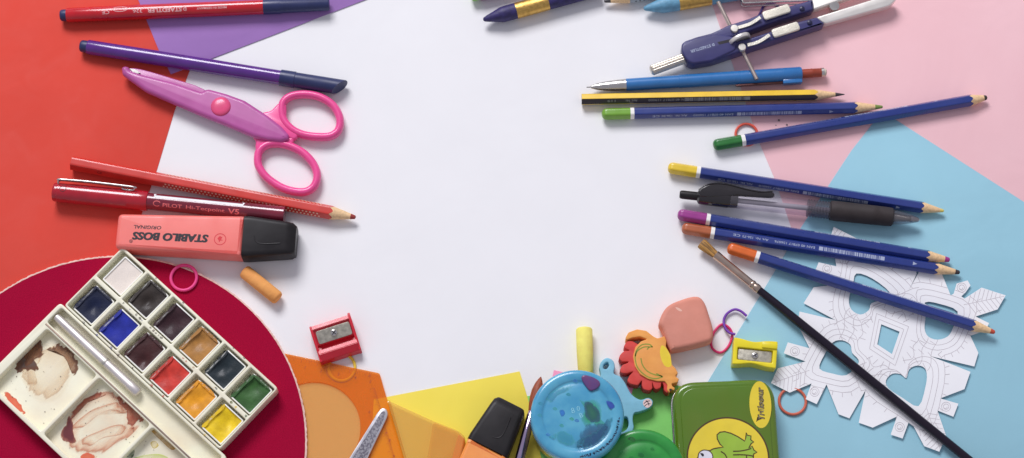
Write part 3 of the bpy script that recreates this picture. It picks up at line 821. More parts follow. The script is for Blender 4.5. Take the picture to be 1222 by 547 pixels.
# travel brush lying in the groove
fb = Fr((66, 377), (165, 469), z=12, base=6.8)
th = thing('travel_brush', 'short silver travel brush handle resting in the groove of the paint box', 'brush', fb.o, fb.ang)
lathe('handle', [(0, 0), (0, 1.8), (.5, 2.4), (3, 2.7), (fb.L - 9, 2.9), (fb.L - 8, 3.15), (fb.L - 1.5, 3.15), (fb.L - .4, 2.6), (fb.L, 1.5), (fb.L, 0)], mat('silver_lacquer', (214, 206, 212), rough=.4, metal=.75, var=.02), th, 32, 3.2)
lathe('collar', [(fb.L - 30, 2.86), (fb.L - 29.5, 3.05), (fb.L - 28, 3.05), (fb.L - 27.5, 2.88)], SATIN, th, 32, 3.2)

# ------------------------------------------------------------------ stubs, sharpeners, erasers
def stub(p0, p1, R, m, label, name='foam_stub', ends=(1, 1)):
    f = Fr(p0, p1, z=R + .5, base=.4)
    L = f.L
    o = lathe(name, [(0, 0), (.05, R * .55), (.5, R * .86), (1.5, R * ends[0]), (L * .5, R * 1.0), (L - 1.5, R * ends[1]), (L - .4, R * .84 * ends[1]), (L, R * .5), (L, 0)], m, None, 40, R, 45)
    put(o, f.o, f.ang); tag(o, label, 'eraser stub'); return o
stub((290.5, 323), (332.5, 357), 4.3, mat('orange_foam', (240, 160, 92), rough=.85, var=.05, bump=.4, vs=200), 'short orange eraser stub below the coral highlighter cap')
stub((697, 391), (699, 449), 5.0, mat('yellow_foam', (240, 222, 120), rough=.85, var=.04, bump=.4, vs=200), 'pale yellow eraser stub standing out above the blue paint pot', ends=(1, .9))

# red sharpener
f = Fr((370, 391), (417, 376), z=11, base=.4)
W_ = f.L
th = thing('pencil_sharpener', 'red plastic pencil sharpener with steel blade above the orange template', 'sharpener', f.o, f.ang, 'small pencil sharpeners')
RS = mat('red_sharpener_plastic', (206, 30, 52), rough=.35, coat=.2, var=.04)
def prism(name, sec, x0, x1, m, parent, bev=.35):
    bm = bmesh.new()
    a = [bm.verts.new((x0, y, z)) for y, z in sec]; b = [bm.verts.new((x1, y, z)) for y, z in sec]
    bm.faces.new(a); bm.faces.new(b)
    for i in range(len(sec)): j = (i + 1) % len(sec); bm.faces.new((a[i], a[j], b[j], b[i]))
    bmesh.ops.recalc_face_normals(bm, faces=bm.faces[:])
    if bev: bmesh.ops.bevel(bm, geom=[e for e in bm.edges if e.calc_face_angle(0) > .5], offset=bev, segments=2, affect='EDGES')
    return link(name, bm_mesh(bm), m, parent, 35)
prism('body', [(0.4, 0), (0.4, 10.2), (-2.2, 11), (-2.4, 9.6), (-11.5, 6.8), (-11.6, 4.8), (-14.6, 5.6), (-15.2, 8.6), (-17.6, 9.2), (-21.6, 6.4), (-22.4, 0)], 0.4, W_ - .4, RS, th, .3)
prism('side_rib', [(0.6, 0), (0.6, 10.6), (-3, 11.2), (-13, 8.2), (-21.8, 6.8), (-22.6, 0)], -.5, 1.1, RS, th, .3)
prism('side_rib', [(0.8, 0), (1.6, 10.6), (-3, 11.4), (-13, 8.2), (-21.8, 6.8), (-22.6, 0)], W_ - 1.1, W_ + .5, RS, th, .3)
def blade(th, x0, x1, yc, wv, zc, tilt):
    q = rect(x0, x1, -wv / 2, wv / 2, 1.2)
    me = slab_mesh(q, (), 0, .7, .12)
    me.transform(Matrix.Translation((0, yc, zc)) @ Matrix.Rotation(tilt, 4, 'X'))
    b = link('blade', me, mat('brushed_steel', (186, 180, 172), rough=.42, metal=.85, var=.12, vs=400, bump=.2), th)
    xm = (x0 + x1) / 2
    M = Matrix.Translation((0, yc, zc)) @ Matrix.Rotation(tilt, 4, 'X')
    me = lathe_mesh([(.6, 2.1), (1.3, 2.0), (1.7, 1.5), (1.75, 0)], 24, axis='z'); me.transform(M @ Matrix.Translation((xm, .2, 0)))
    sc_ = link('screw', me, METAL, th, 40)
    me = join([box_mesh((3.2, .5, .12), (0, 0, 0)), box_mesh((.5, 3.2, .1), (0, 0, 0.01))]); me.transform(M @ Matrix.Translation((xm, .2, 1.78)) @ Matrix.Rotation(.6, 4, 'Z'))
    link('screw_slot', me, INK, sc_, 0)
blade(th, 2.2, W_ - 1.6, -7.4, 8.0, 9.0, radians(14))

# yellow sharpener
f = Fr((876.2, 402.5), (928.3, 407.8), z=11.5, base=.7)
W_ = f.L
th = thing('pencil_sharpener', 'yellow plastic pencil sharpener with steel blade above the green tin', 'sharpener', f.o, f.ang, 'small pencil sharpeners')
YS = mat('yellow_sharpener_plastic', (232, 212, 34), rough=.35, coat=.2, var=.03)
def waist(y, s): return [(x, y + s * 1.6 * math.exp(-((x - W_ * .45) / 6.5) ** 2)) for x in [W_ * i / 16 for i in range(17)]]
top = waist(0, -1); bot = waist(-16.8, 1)[::-1]
slot = [(2.6, -6.0), (W_ - 2.6, -6.0), (W_ - 2.6, -13.6), (2.6, -13.6)]
slab('body', roundpoly(top + bot, .8, 2), YS, th, holes=[roundpoly(slot, .6, 2)], z0=0, z1=11, bevel=.7, res=3)
box('slot_floor', (W_ - 5, 8.0, 4), (W_ / 2, -9.8, 6.5), YS, th)
box('thumb_ridge', (W_ * .36, 3.6, 2.0), (W_ * .82, -3.2, 11.2), YS, th, .7)
blade(th, 3.2, W_ - 3.0, -9.9, 6.8, 8.9, 0)

# salmon eraser
f = Fr((820, 390), z=12, base=.4)
q = zp(660, 340, 3.646, [(462, 160), (495, 95), (560, 62), (625, 48), (658, 72), (680, 130), (697, 195), (692, 238), (655, 256), (530, 284), (505, 272), (478, 200)])
o = slab('eraser', catmull(f.pts(q, 12), 6), mat('salmon_rubber', (210, 136, 122), rough=.7, var=.04, vs=60, bump=.25, bs=700), None, z0=0, z1=12, bevel=3.0, res=6, smooth=50)
link('worn_nick', blob_mesh([(a - f.o.x, b - f.o.y) for a, b in [tuple(P(x, y, 12)[:2]) for x, y in ((806, 367), (810, 368), (814, 371), (812, 372), (808, 370))]], 12.03, 3, 4), mat('pale_scuff', (232, 180, 168), rough=.8), o, 0)
put(o, f.o); tag(o, 'rounded salmon pink eraser block beside the dinosaur shaped eraser', 'eraser')

# dinosaur eraser
f = Fr((770, 430), z=11, base=.5)
th = thing('novelty_eraser', 'orange and red spiky dinosaur shaped eraser with green curl lines', 'eraser', f.o)
z7 = lambda L: zp(720, 380, 5.47, L)
redp = [(215, 165), (190, 150), (155, 150), (132, 185), (145, 200), (175, 212), (135, 215), (112, 235), (100, 262), (120, 285), (165, 284), (160, 292), (125, 305), (108, 335), (115, 358), (150, 362), (197, 348), (170, 375), (155, 410), (175, 430), (225, 440), (252, 405), (250, 440), (262, 465), (300, 475), (322, 460), (318, 415), (330, 455), (345, 468), (375, 455), (380, 412), (395, 440), (395, 470), (415, 490), (440, 480), (430, 380), (300, 250), (250, 180)]
slab('spikes', roundpoly(f.pts(z7(redp), 10), .9, 3), mat('red_rubber', (206, 66, 62), rough=.7, var=.05, bump=.2), th, z0=0, z1=10.0, bevel=.5, res=2)
org = [(145, 125), (165, 92), (220, 72), (280, 82), (325, 118), (352, 132), (400, 118), (412, 150), (408, 185), (440, 240), (448, 305), (472, 328), (488, 360), (468, 378), (495, 398), (484, 420), (445, 428), (450, 445), (468, 455), (462, 475), (440, 462), (432, 490), (415, 470), (418, 435), (400, 412), (350, 412), (290, 397), (240, 368), (205, 315), (193, 250), (208, 190), (245, 152), (285, 137), (240, 120), (190, 128), (150, 143)]
bd = slab('body', roundpoly(f.pts(z7(org), 11), .7, 3), mat('orange_rubber', (244, 158, 84), rough=.7, var=.05, bump=.2), th, z0=0.2, z1=11, bevel=.5, res=2)
link('belly_patch', flat_mesh(catmull(f.pts(z7([(378, 182), (404, 190), (434, 242), (443, 312), (400, 312), (370, 240)]), 11), 4), 11.04), mat('yellow_rubber', (236, 204, 56), rough=.7), th, 0)
GR = mat('olive_line', (136, 146, 50), rough=.6)
g = []
for L in ([(320, 190), (300, 172), (250, 175), (215, 215), (208, 270), (228, 330), (280, 378), (335, 395), (385, 385)], [(245, 262), (255, 305), (285, 345), (330, 368), (385, 380)], [(285, 205), (300, 190), (322, 188)], [(345, 362), (365, 372), (388, 384)], [(208, 250), (222, 215), (262, 190), (300, 188)]):
    g.append(ribbon_mesh(catmull(f.pts(z7(L), 11), 5, False), .7, 11.05))
link('curl_lines', join(g), GR, th, 0)
link('eye', flat_mesh(circ(*f.pt(z7([(437, 468)])[0], 11), .7, n=16), 11.06), INK, th, 0)

# blue bear-like eraser under the pot
f = Fr((740, 470), z=6, base=.8)
th = thing('novelty_eraser', 'light blue animal shaped eraser with looped limbs, tucked behind the blue pot', 'eraser', f.o)
z8 = lambda L: zp(600, 397, 3.646, L)
bl = [(420, 150), (432, 122), (455, 110), (480, 122), (488, 150), (484, 178), (512, 192), (532, 218), (560, 268), (598, 292), (632, 284), (652, 296), (650, 318), (628, 334), (595, 346), (572, 352), (566, 380), (570, 415), (556, 442), (530, 456), (498, 462), (440, 440), (400, 340), (395, 230), (425, 190)]
hl = [(440, 140), (455, 130), (462, 142), (452, 158), (438, 156)]
hl2 = [(520, 375), (540, 368), (548, 395), (540, 420), (518, 432), (508, 410)]
BR = mat('blue_rubber', (126, 184, 216), rough=.65, var=.04, bump=.2)
slab('body', catmull(f.pts(z8(bl), 7), 4), BR, th, holes=[catmull(f.pts(z8(hl), 7), 4), catmull(f.pts(z8(hl2), 7), 4)], z0=0, z1=6.4, bevel=.8, res=3)
link('foot_patch', flat_mesh(catmull(f.pts(z8([(612, 298), (632, 288), (648, 300), (645, 318), (628, 328), (612, 316)]), 7), 4), 6.45), mat('pale_pink_print', (228, 196, 200)), th, 0)
g = [ribbon_mesh(catmull(f.pts(z8(L), 7), 4, False), .45, 6.48) for L in ([(616, 322), (628, 312), (642, 310)], [(614, 310), (626, 300), (640, 298)], [(622, 296), (632, 305), (636, 318)])]
link('foot_lines', join(g), INK, th, 0)

# ------------------------------------------------------------------ paint pots
def pot(c, zt, R, lidm, jarm, label, rimh=11):
    q = P(c[0], c[1], zt)
    th = thing('paint_pot', label, 'paint pot', (q.x, q.y, .8), 0, 'round pots of poster paint')
    h = zt - .8
    lathe('jar', [(0, 0), (0, R - 4), (1.5, R - 2.4), (h - rimh, R - 2.2), (h - rimh + 2, R - 3)], jarm, th, 64, axis='z')
    lid = lathe('lid', [(h - rimh, R - 2.5), (h - rimh, R - .1), (h - rimh + .8, R), (h - 2.4, R), (h - 1.0, R - .5), (h - .2, R - 1.6), (h, R - 3), (h - .05, R - 6.2), (h - .5, R - 6.8), (h - .9, R - 7.4), (h - .9, R - 8.4), (h - .55, R - 9.2), (h - .6, R - 16), (h - .6, 0)], lidm, th, 96, axis='z', smooth=40)
    return th, h, lid
BL = mat('blue_lid_plastic', (98, 174, 206), rough=.26, coat=.4, var=.08, vs=55, rgb2=(58, 140, 188), fac=(.35, .7))
f = Fr((689, 495), z=44, base=.8)
th, h, lid = pot((689, 495.5), 44, 27.3, BL, mat('smeared_jar', (150, 140, 70), rough=.2, coat=.4, rgb2=(40, 60, 70), vs=60, fac=(.4, .6)), 'round paint pot with blue paint spattered lid')
z9 = lambda L: zp(630, 437, 4.975, L)
def lidblob(L, m, z=-.52): link('paint_stain', blob_mesh(f.pts(z9(L), 44), h + z, 4, 5), m, lid, 0)
G1, G2, G3 = (70, 176, 130), (44, 104, 88), (60, 96, 130)
lidblob([(300, 190), (345, 200), (400, 190), (445, 240), (440, 310), (470, 350), (440, 390), (385, 350), (340, 360), (310, 300), (335, 250)], wash2('lid_green_stain', [(0, G1, .9), (.5, (62, 160, 130), .8), (.85, (80, 175, 170), .4), (1, G1, 0)], 3, 200, .4, .6))
lidblob([(335, 210), (380, 215), (425, 265), (430, 325), (380, 335), (340, 300)], wash2('lid_dark_green_stain', [(0, G2, 1), (.6, (40, 92, 96), .9), (.85, G3, .6), (1, G2, 0)], 4, 260, .4, .6), -.48)
lidblob([(330, 350), (400, 335), (470, 340), (440, 410), (390, 450), (320, 470), (300, 430)], wash2('lid_dark_stain', [(0, G3, .9), (.6, (60, 110, 150), .7), (1, G3, 0)], 5, 360, .7, .4), -.46)
lidblob([(280, 450), (350, 410), (430, 365), (480, 300), (515, 310), (510, 380), (450, 460), (380, 500), (300, 505)], wash2('lid_navy_haze', [(0, (44, 84, 128), .85), (.5, (50, 100, 140), .6), (.8, (60, 130, 160), .5), (1, G3, 0)], 11, 420, .9, .25), -.42)
lidblob([(150, 400), (210, 380), (280, 410), (300, 460), (220, 470), (160, 440)], wash2('lid_teal_haze', [(0, (60, 150, 180), .6), (.6, (70, 160, 190), .5), (1, G1, 0)], 12, 260, .9, .4), -.44)
lidblob([(100, 180), (160, 130), (260, 110), (250, 140), (180, 170), (130, 220)], wash2('lid_rim_haze', [(0, (70, 170, 190), .6), (.6, (70, 150, 190), .5), (1, G1, 0)], 13, 260, .9, .4), -.3)
lidblob([(460, 200), (500, 212), (518, 240), (497, 254), (476, 240)], wash2('lid_navy_stain', [(0, (50, 80, 170), 1), (.7, (45, 75, 165), .9), (1, (60, 100, 190), 0)], 6, 100, .3), .06)
lidblob([(186, 262), (210, 255), (222, 280), (200, 298)], wash2('lid_blue_stain', [(0, (50, 120, 200), 1), (.7, (50, 120, 200), .8), (1, (60, 100, 190), 0)], 7, 100, .3), -.5)
for i, (a, b) in enumerate([(75, 220), (70, 290), (120, 405), (140, 420), (160, 250), (290, 320), (240, 165), (260, 310), (420, 380), (490, 320), (200, 350), (280, 85)]):
    rr = hypot(a - 294, b - 292) / 256 * 27.3
    s_ = 14
    lidblob([(a - s_, b), (a, b - s_ * .7), (a + s_, b + 2), (a + 3, b + s_ * .7)], wash('lid_spot', [(60, 150, 170), (70, 170, 140), (60, 120, 200)][i % 3], None, .45, i, 150), .08 if rr > 20 else -.5)
r = random.Random(5); g = []
for rr, a0, a1, n in ((24.2, -1.5, -.05, 34), (22.6, -1.6, -.1, 34), (18.2, -1.55, -.35, 26), (16.6, -1.5, -.4, 22), (14.6, -1.4, -.5, 14)):
    for i in range(n):
        a = a0 + (a1 - a0) * (i + r.uniform(-.2, .2)) / n
        for k in range(2):
            d0, d1 = r.uniform(-.9, .3), r.uniform(.2, .9); da = r.uniform(-.02, .04)
            g.append(ribbon_mesh([((rr + d0) * cos(a), (rr + d0) * sin(a)), ((rr + d1) * cos(a + da), (rr + d1) * sin(a + da))], .5, h + (.06 if rr > 23.5 else (-.1 if rr > 20.9 else -.5))))
link('printed_ring_text', join(g), mat('faded_navy_print', (45, 60, 95)), lid, 0)
g = []
for s, a, b, sz, ro in (('8', 268, 262, 4.6, .3), ('0', 300, 250, 4.2, .2), ('B', 316, 290, 4, .4)):
    q = f.pt(z9([(a, b)])[0], 44); me = text_mesh(s, sz); me.transform(Matrix.Translation((q[0], q[1], h - .5)) @ Matrix.Rotation(ro, 4, 'Z')); g.append(me)
link('lettering', join(g), mat('pale_blue_emboss', (135, 200, 228), rough=.3), lid, 0)
# purple paint blob on the lid rim
q = f.pts(z9([(318, 65), (335, 52), (380, 62), (420, 85), (428, 110), (405, 135), (370, 145), (345, 120), (325, 90)]), 44)
o = slab('dried_paint', catmull(q, 4), mat('dried_purple_paint', (120, 48, 92), rough=.3, coat=.4, rgb2=(90, 60, 120)), lid, z0=h - 1.6, z1=h + .9, bevel=.8, res=3)
GLID = mat('green_lid_plastic', (46, 152, 62), rough=.3, coat=.3, var=.08, vs=60, rgb2=(30, 122, 52))
th, h, lid = pot((767, 563), 33, 25.5, GLID, mat('green_jar', (60, 120, 60), rough=.2), 'round paint pot with translucent green lid at the bottom edge')
f = Fr((767, 563), z=33)
for i, (a, b, s_, c) in enumerate([(560, 463, 16, (60, 90, 70)), (600, 530, 14, (30, 110, 60)), (560, 545, 12, (30, 110, 60)), (650, 505, 10, (30, 110, 60)), (520, 520, 12, (70, 170, 100))]):
    L = f.pts(zp(600, 397, 3.646, [(a - s_, b), (a, b - s_ * .6), (a + s_, b + 2), (a + 3, b + s_ * .6)]), 33)
    link('paint_stain', blob_mesh(L, h + .08, 3, 4), wash('green_lid_spot', c, None, .7, i, 200), lid, 0)

# ------------------------------------------------------------------ green tin
ZT = 20.0
f = Fr((818.6, 456.0), (904, 452.6), z=ZT, base=.8)
x0 = f.pt((803.5, 480))[0]; x1 = f.pt((927.5, 500))[0]
th = thing('hinged_tin', 'green rectangular tin with yellow oval badge and frog in a yellow circle', 'tin', f.o, f.ang)
TG = mat('green_tin_paint', (90, 114, 22), rough=.22, coat=.6, var=.06, vs=20, rgb2=(76, 116, 18))
TLEN = 96
slab('tin_base', roundpoly([(x0 + .6, -.2), (x1 - .6, -.2), (x1 - .6, -TLEN), (x0 + .6, -TLEN)], 13, 10), METAL, th, z0=0, z1=9.5, bevel=1.2, res=3)
slab('lid', roundpoly([(x0, 0.4), (x1, 0.4), (x1, -TLEN - .4), (x0, -TLEN - .4)], 14, 10), TG, th, z0=8.0, z1=18.2, bevel=3.2, res=6)
slab('lid_panel', roundpoly([(x0 + 4.2, -3.6), (x1 - 4.2, -3.6), (x1 - 4.2, -TLEN + 4), (x0 + 4.2, -TLEN + 4)], 11, 10), TG, th, z0=17.5, z1=18.9, bevel=.6, res=3)
tube('rolled_rim', [(a, b, 8.0) for a, b in roundpoly([(x0 - .1, .5), (x1 + .1, .5), (x1 + .1, -TLEN - .5), (x0 - .1, -TLEN - .5)], 14, 10)], .7, METAL, th, closed=True)
zt = 18.95; ZW = 19.75
TY = mat('yellow_tin_print', (226, 200, 56), rough=.35, coat=.3, var=.03)
TB = mat('brown_outline_print', (72, 50, 22), rough=.4)
FG = mat('frog_green_print', (150, 182, 60), rough=.35, coat=.3, var=.03)
cc = f.pt((868.8, 546.5), ZW)
link('yellow_roundel', flat_mesh(circ(cc[0], cc[1], 24, n=72), zt), TY, th, 0)
link('roundel_outline', ribbon_mesh(circ(cc[0], cc[1], 24, n=72), .9, zt + .03, True), TB, th, 0)
oc = f.pt((907.4, 483), ZW)
a = f.pt((906.6, 456), ZW); b = f.pt((909, 510.5), ZW); an = atan2(a[0] - b[0], a[1] - b[1])
def rotp(L, c, an): return [(c[0] + x * cos(an) + y * sin(an), c[1] - x * sin(an) + y * cos(an)) for x, y in L]
link('yellow_oval', flat_mesh(rotp(circ(0, 0, 6.5, 14.2, 56), oc, an), zt), TY, th, 0)
for s, yy, sz, wd, dx in (('Trükasaur', 0, 5.2, 20, .4), ):
    me = text_mesh(s, sz, .28, .25, width=wd); me.transform(Matrix.Translation((oc[0] + dx, oc[1] + yy, zt + .04)) @ Matrix.Rotation(pi / 2 - an, 4, 'Z')); link('lettering', me, TB, th, 0)
    me = text_mesh(s, sz * .92, -.02, .25, width=wd * .98); me.transform(Matrix.Translation((oc[0] + dx, oc[1] + yy, zt + .08)) @ Matrix.Rotation(pi / 2 - an, 4, 'Z')); link('lettering', me, mat('pale_olive_print', (150, 140, 110)), th, 0)
tail = [(-2.2, -7.5), (-3.0, -10.5), (-1.8, -9.6), (2.2, -8.0)]
link('lettering', flat_mesh(rotp(tail, oc, an), zt + .04), TB, th, 0)
za = lambda L: zp(820, 490, 9.6, L)
frog = [(262, 460), (300, 440), (360, 428), (415, 422), (375, 385), (345, 325), (342, 280), (375, 250), (430, 243), (500, 262), (580, 300), (660, 352), (672, 310), (678, 255), (690, 285), (732, 292), (728, 335), (762, 362), (735, 378), (705, 432), (745, 410), (765, 455), (800, 478), (760, 500), (758, 545), (740, 600), (600, 640), (400, 650), (200, 640), (130, 600), (120, 540), (180, 460)]
FL = f.pts(za(frog), ZW)
link('frog_print', flat_mesh(FL, zt + .06), FG, th, 0)
g = [ribbon_mesh(FL, .7, zt + .1, True)]
for L in ([(525, 468), (600, 466), (680, 452), (735, 435)], [(525, 510), (620, 508), (720, 516), (765, 530)], [(385, 470), (430, 500), (455, 550), (450, 600)], [(680, 520), (682, 580)]):
    g.append(ribbon_mesh(catmull(f.pts(za(L), ZW), 4, False), .7, zt + .12))
link('frog_outline', join(g), TB, th, 0)
e = f.pts(za([(125, 540), (135, 490), (170, 460), (215, 455), (260, 470), (290, 510), (290, 560), (260, 600), (180, 610), (130, 580)]), ZW)
link('frog_eye', flat_mesh(catmull(e, 4), zt + .15), mat('eye_white_print', (215, 212, 230)), th, 0)
link('frog_eye_outline', ribbon_mesh(catmull(e, 4), .6, zt + .18, True), TB, th, 0)
link('frog_pupil', flat_mesh(catmull(f.pts(za([(150, 490), (185, 495), (192, 520), (175, 528), (160, 510)]), ZW), 3), zt + .2), INK, th, 0)

# ------------------------------------------------------------------ orange plastics
TP = clear('clear_orange_plastic', (1.0, .67, .34), (255, 140, 44), .36, .04)
f = Fr((453, 445.6), z=2.2, base=.5)
th = thing('drawing_template', 'translucent orange drawing template with ruler marks and a large round opening', 'template', f.o)
cc = P(373, 512, 2.2); cc = (cc.x - f.o.x, cc.y - f.o.y)
outl = f.pts([(300, 414), (340, 422), (453, 445.6), (482, 547), (490, 590), (470, 640), (280, 640)])
slab('plate', roundpoly(outl, 1.0, 2), TP, th, holes=[circ(cc[0], cc[1], 28.8, n=72)], z0=0.0, z1=1.7, bevel=.2)
slab('round_insert', circ(cc[0], cc[1], 28.7, n=72), clear('clear_tan_plastic', (1.0, .84, .64), (250, 184, 112), .4, .04), th, z0=.1, z1=.8)
OI = mat('dark_orange_print', (165, 70, 20))
g = []
e0, e1 = f.pt((340, 422)), f.pt((453, 445.6)); d = Vector((e1[0] - e0[0], e1[1] - e0[1])); Lk = d.length; d.normalize(); nn = Vector((d.y, -d.x))
i = 0
while i * 1.0 < Lk - 6:
    ln = 1.3 if i % 5 else (2.6 if i % 10 else 3.2)
    a = Vector(e0) + d * (i * 1.0 + 1) + nn * .5
    g.append(ribbon_mesh([tuple(a), tuple(a + nn * ln)], .18, 1.74)); i += 1
e2 = f.pt((482, 547)); d2 = Vector((e2[0] - e1[0], e2[1] - e1[1])).normalized(); n2 = Vector((d2.y, -d2.x))
for i in range(0, 50):
    ln = 1.2 if i % 5 else (2.4 if i % 10 else 3.0)
    a = Vector(e1) + d2 * (i * 1.0 + 8) + n2 * 5.5
    g.append(ribbon_mesh([tuple(a), tuple(a + n2 * ln)], .16, 1.74))
g.append(ribbon_mesh([tuple(Vector(e1) + d2 * 8 + n2 * 5.4), tuple(Vector(e1) + d2 * 58 + n2 * 5.4)], .16, 1.74))
q = f.pt((407, 440)); g.append(ribbon_mesh(circ(q[0], q[1], 9.0, 8.6, 30, pi + .1, 2 * pi - .3), .35, 1.75))
link('ruler_marks', join(g), OI, th, 0)
for s, p, sz in (('1', (364, 439), 2.6), ('2', (383, 443), 2.6), ('3', (404, 447), 2.6), ('4', (424, 451), 2.6), ('0', (441, 449), 2.4), ('5', (442, 456), 2.4), ('6', (441, 492), 2.6), ('7', (460, 518), 2.6), ('8', (465, 526), 2.4), ('9', (470, 545), 2.4)):
    q = f.pt(p); lettering(s, sz, OI, th, q, -.25, z=1.76, bold=.04)
# box-like translucent case
f = Fr((549, 515), z=9, base=.8)
th = thing('plastic_case', 'rounded translucent amber plastic case lying on the yellow card', 'case', f.o)
q = f.pts([(463, 480)], 1) + f.pts([(519.6, 503.8), (546, 514), (556, 522), (551, 545), (538, 590)], 6) + f.pts([(494, 590)], 1)
AM = clear('clear_amber_plastic', (1.0, .92, .74), (252, 196, 110), .32, .05)
slab('shell', roundpoly(q, [.6, 1, 2.5, 2.5, 2, 2, 1], 4), AM, th, z0=0, z1=6.5, bevel=1.5, res=4)
q = f.pts([(517, 504.5), (546, 516), (553, 523), (537, 590), (503, 590)], 5)
slab('inner_wall', roundpoly(q, 1.5, 3), clear('clear_deep_amber', (1.0, .84, .4), (252, 186, 50), .3, .03), th, z0=1, z1=5.5, bevel=.6)
q = f.pts([(547, 519), (554.5, 524), (537, 590), (528, 590)], 6)
slab('end_wall', roundpoly(q, .8, 3), clear('clear_burnt_orange', (1.0, .5, .1), (236, 120, 20), .6, .03), th, z0=.6, z1=6.2, bevel=.6)

# nail file / metal blade on the template
f = Fr((457.7, 487.5), (425, 552), z=4, base=2.4)
th = thing('metal_file', 'silver metal file with rounded tip and speckled face on the orange template', 'file', f.o, f.ang)
z10 = lambda L: zp(400, 470, 7.106, L)
o1 = f.pts(z10([(360, 160), (385, 130), (410, 120), (435, 132), (448, 165), (440, 200), (275, 547), (230, 640), (70, 640), (118, 547)]), 4)
slab('frame', roundpoly(o1, 1.2, 3), mat('bright_silver', (214, 212, 226), rough=.3, metal=.85), th, z0=0, z1=1.4, bevel=.35)
o2 = f.pts(z10([(378, 175), (398, 150), (418, 148), (428, 165), (420, 195), (262, 547), (220, 640), (95, 640), (145, 547)]), 4)
link('abrasive_face', flat_mesh(roundpoly(o2, .8, 2), 1.45), mat('speckled_grit', (150, 148, 160), rough=.45, metal=.5, rgb2=(96, 92, 108), vs=900, fac=(.42, .58), bump=.8, bs=1500), th, 0)

# ------------------------------------------------------------------ brushes
def bristles(name, prof, m, th, zc, hs=(1, 1)):
    return lathe(name, prof, m, th, 40, zc, 60, sy=hs[0], sz=hs[1])
hair = fibres(mat('brown_bristles', (150, 70, 42), rough=.5, var=.2, vs=1600, bump=.4, bs=1500))
f = Fr((645.6, 449.4), (612, 580), z=12, base=.8)
zc = 11
th = thing('paint_brush', 'round brush with pointed reddish brown bristles and purple tinted ferrule', 'paintbrush', f.o, f.ang, 'watercolour brushes')
xb = f.pt((634, 491))[0]
bristles('bristles', [(0, .1), (2, 1.3), (5, 2.5), (9, 3.4), (14, 3.5), (18, 3.0), (xb + 1, 2.1)], hair, th, zc)
lathe('ferrule', [(xb, 2.2), (xb + .3, 2.4), (xb + 15, 2.8), (xb + 45, 3.2), (xb + 46, 3.2)], mat('purple_chrome', (190, 170, 210), rough=.12, metal=1.0), th, 40, zc)
lathe('handle', [(xb + 45, 3.0), (xb + 55, 3.4), (f.L + 10, 3.2)], BLACKP, th, 32, zc)

f = Fr((836, 291), (1156, 550), z=3.6, base=2.3)
th = thing('paint_brush', 'long black handled flat brush with tan bristles, crossing the paper snowflake', 'paintbrush', f.o, f.ang, 'watercolour brushes')
zc = 2.9
xb = f.pt((854, 306.5))[0]; xf = f.pt((904, 349))[0]
bristles('bristles', [(0, 2.2), (.3, 2.9), (2, 3.1), (6, 2.7), (xb + 1, 2.0)], mat('tan_bristles', (182, 134, 70), rough=.6, rgb2=(104, 74, 40), vs=1600, bump=.5, fac=(.4, .6)), th, zc, (1.15, .6))
fibres(MATS['tan_bristles'])
lathe('ferrule', [(xb - .6, 2.9), (xb, 2.95), (xb + 8, 2.6), (xf - 6.5, 2.5), (xf - 6, 2.85), (xf - 4.5, 2.85), (xf - 4, 2.5), (xf - 2.6, 2.85), (xf - 1.2, 2.85), (xf, 2.5)], mat('warm_nickel', (190, 168, 160), rough=.25, metal=1.0), th, 40, zc)
lathe('handle', [(xf - .5, 2.35), (xf + 25, 2.8), (xf + 70, 2.9), (f.L, 2.6), (f.L + 25, 2.2)], mat('black_brush_lacquer', (26, 18, 34), rough=.25, spec=.35), th, 40, zc)

# ------------------------------------------------------------------ black gel pen
f = Fr((811, 232.5), (1097, 263), z=6.8, base=.8); zc = 6.5
th = thing('gel_pen', 'black retractable pen with clear barrel and soft black grip', 'pen', f.o, f.ang)
X = lambda px: f.pt((px, 233 + (px - 811) * .1066))[0]
lathe('push_button', [(0, 0), (0, 1.9), (.6, 2.5), (2, 2.7), (X(834), 2.7)], BLACKP, th, 32, zc)
lathe('top_section', [(X(832), 3.2), (X(834), 4.6), (X(838), 5.0), (X(868), 5.3), (X(870), 5.0), (X(880), 4.6)], mat('smoky_black', (30, 26, 30), rough=.15, coat=.6), th, 48, zc)
lathe('ink_tube', [(X(872), 1.6), (X(1060), 1.6)], mat('smoky_ink_tube', (176, 170, 182), rough=.3, rgb2=(150, 144, 158), vs=50), th, 24, zc)
lathe('barrel', [(X(868), 4.95), (X(992), 5.25)], clear('clear_grey_plastic', (.88, .86, .9), (170, 165, 178), .08, .05, .08), th, 48, zc)
for i in range(8): lathe('rib', [(X(963 + i * 3.4), 5.28), (X(963.5 + i * 3.4), 5.5), (X(964.5 + i * 3.4), 5.5), (X(965 + i * 3.4), 5.28)], clear('clear_grey_rib', (.72, .71, .75), (120, 115, 125), .2), th, 40, zc)
pr = [(X(990), 5.4), (X(991), 6.1), (X(1000), 6.3), (X(1030), 6.1), (X(1058), 5.9), (X(1064), 5.7), (X(1065.5), 4.8)]
lathe('rubber_grip', pr, mat('black_grip_rubber', (48, 40, 42), rough=.7, var=.1), th, 48, zc)
lathe('nose_cone', [(X(1064), 4.6), (X(1075), 4.0), (X(1088), 2.6), (X(1095), 1.5), (X(1096), 1.2)], clear('clear_grey_nose', (.8, .8, .84), (120, 115, 125), .2, .08), th, 40, zc)
lathe('spring', [(X(1060), 2.6)] + [(X(1062 + i), 2.4 + .8 * (i % 2) - i * .045) for i in range(26)], METAL, th, 24, zc)
lathe('tip', [(X(1086), 2.0), (X(1094), 1.3), (X(1097), .5)], METAL, th, 24, zc)
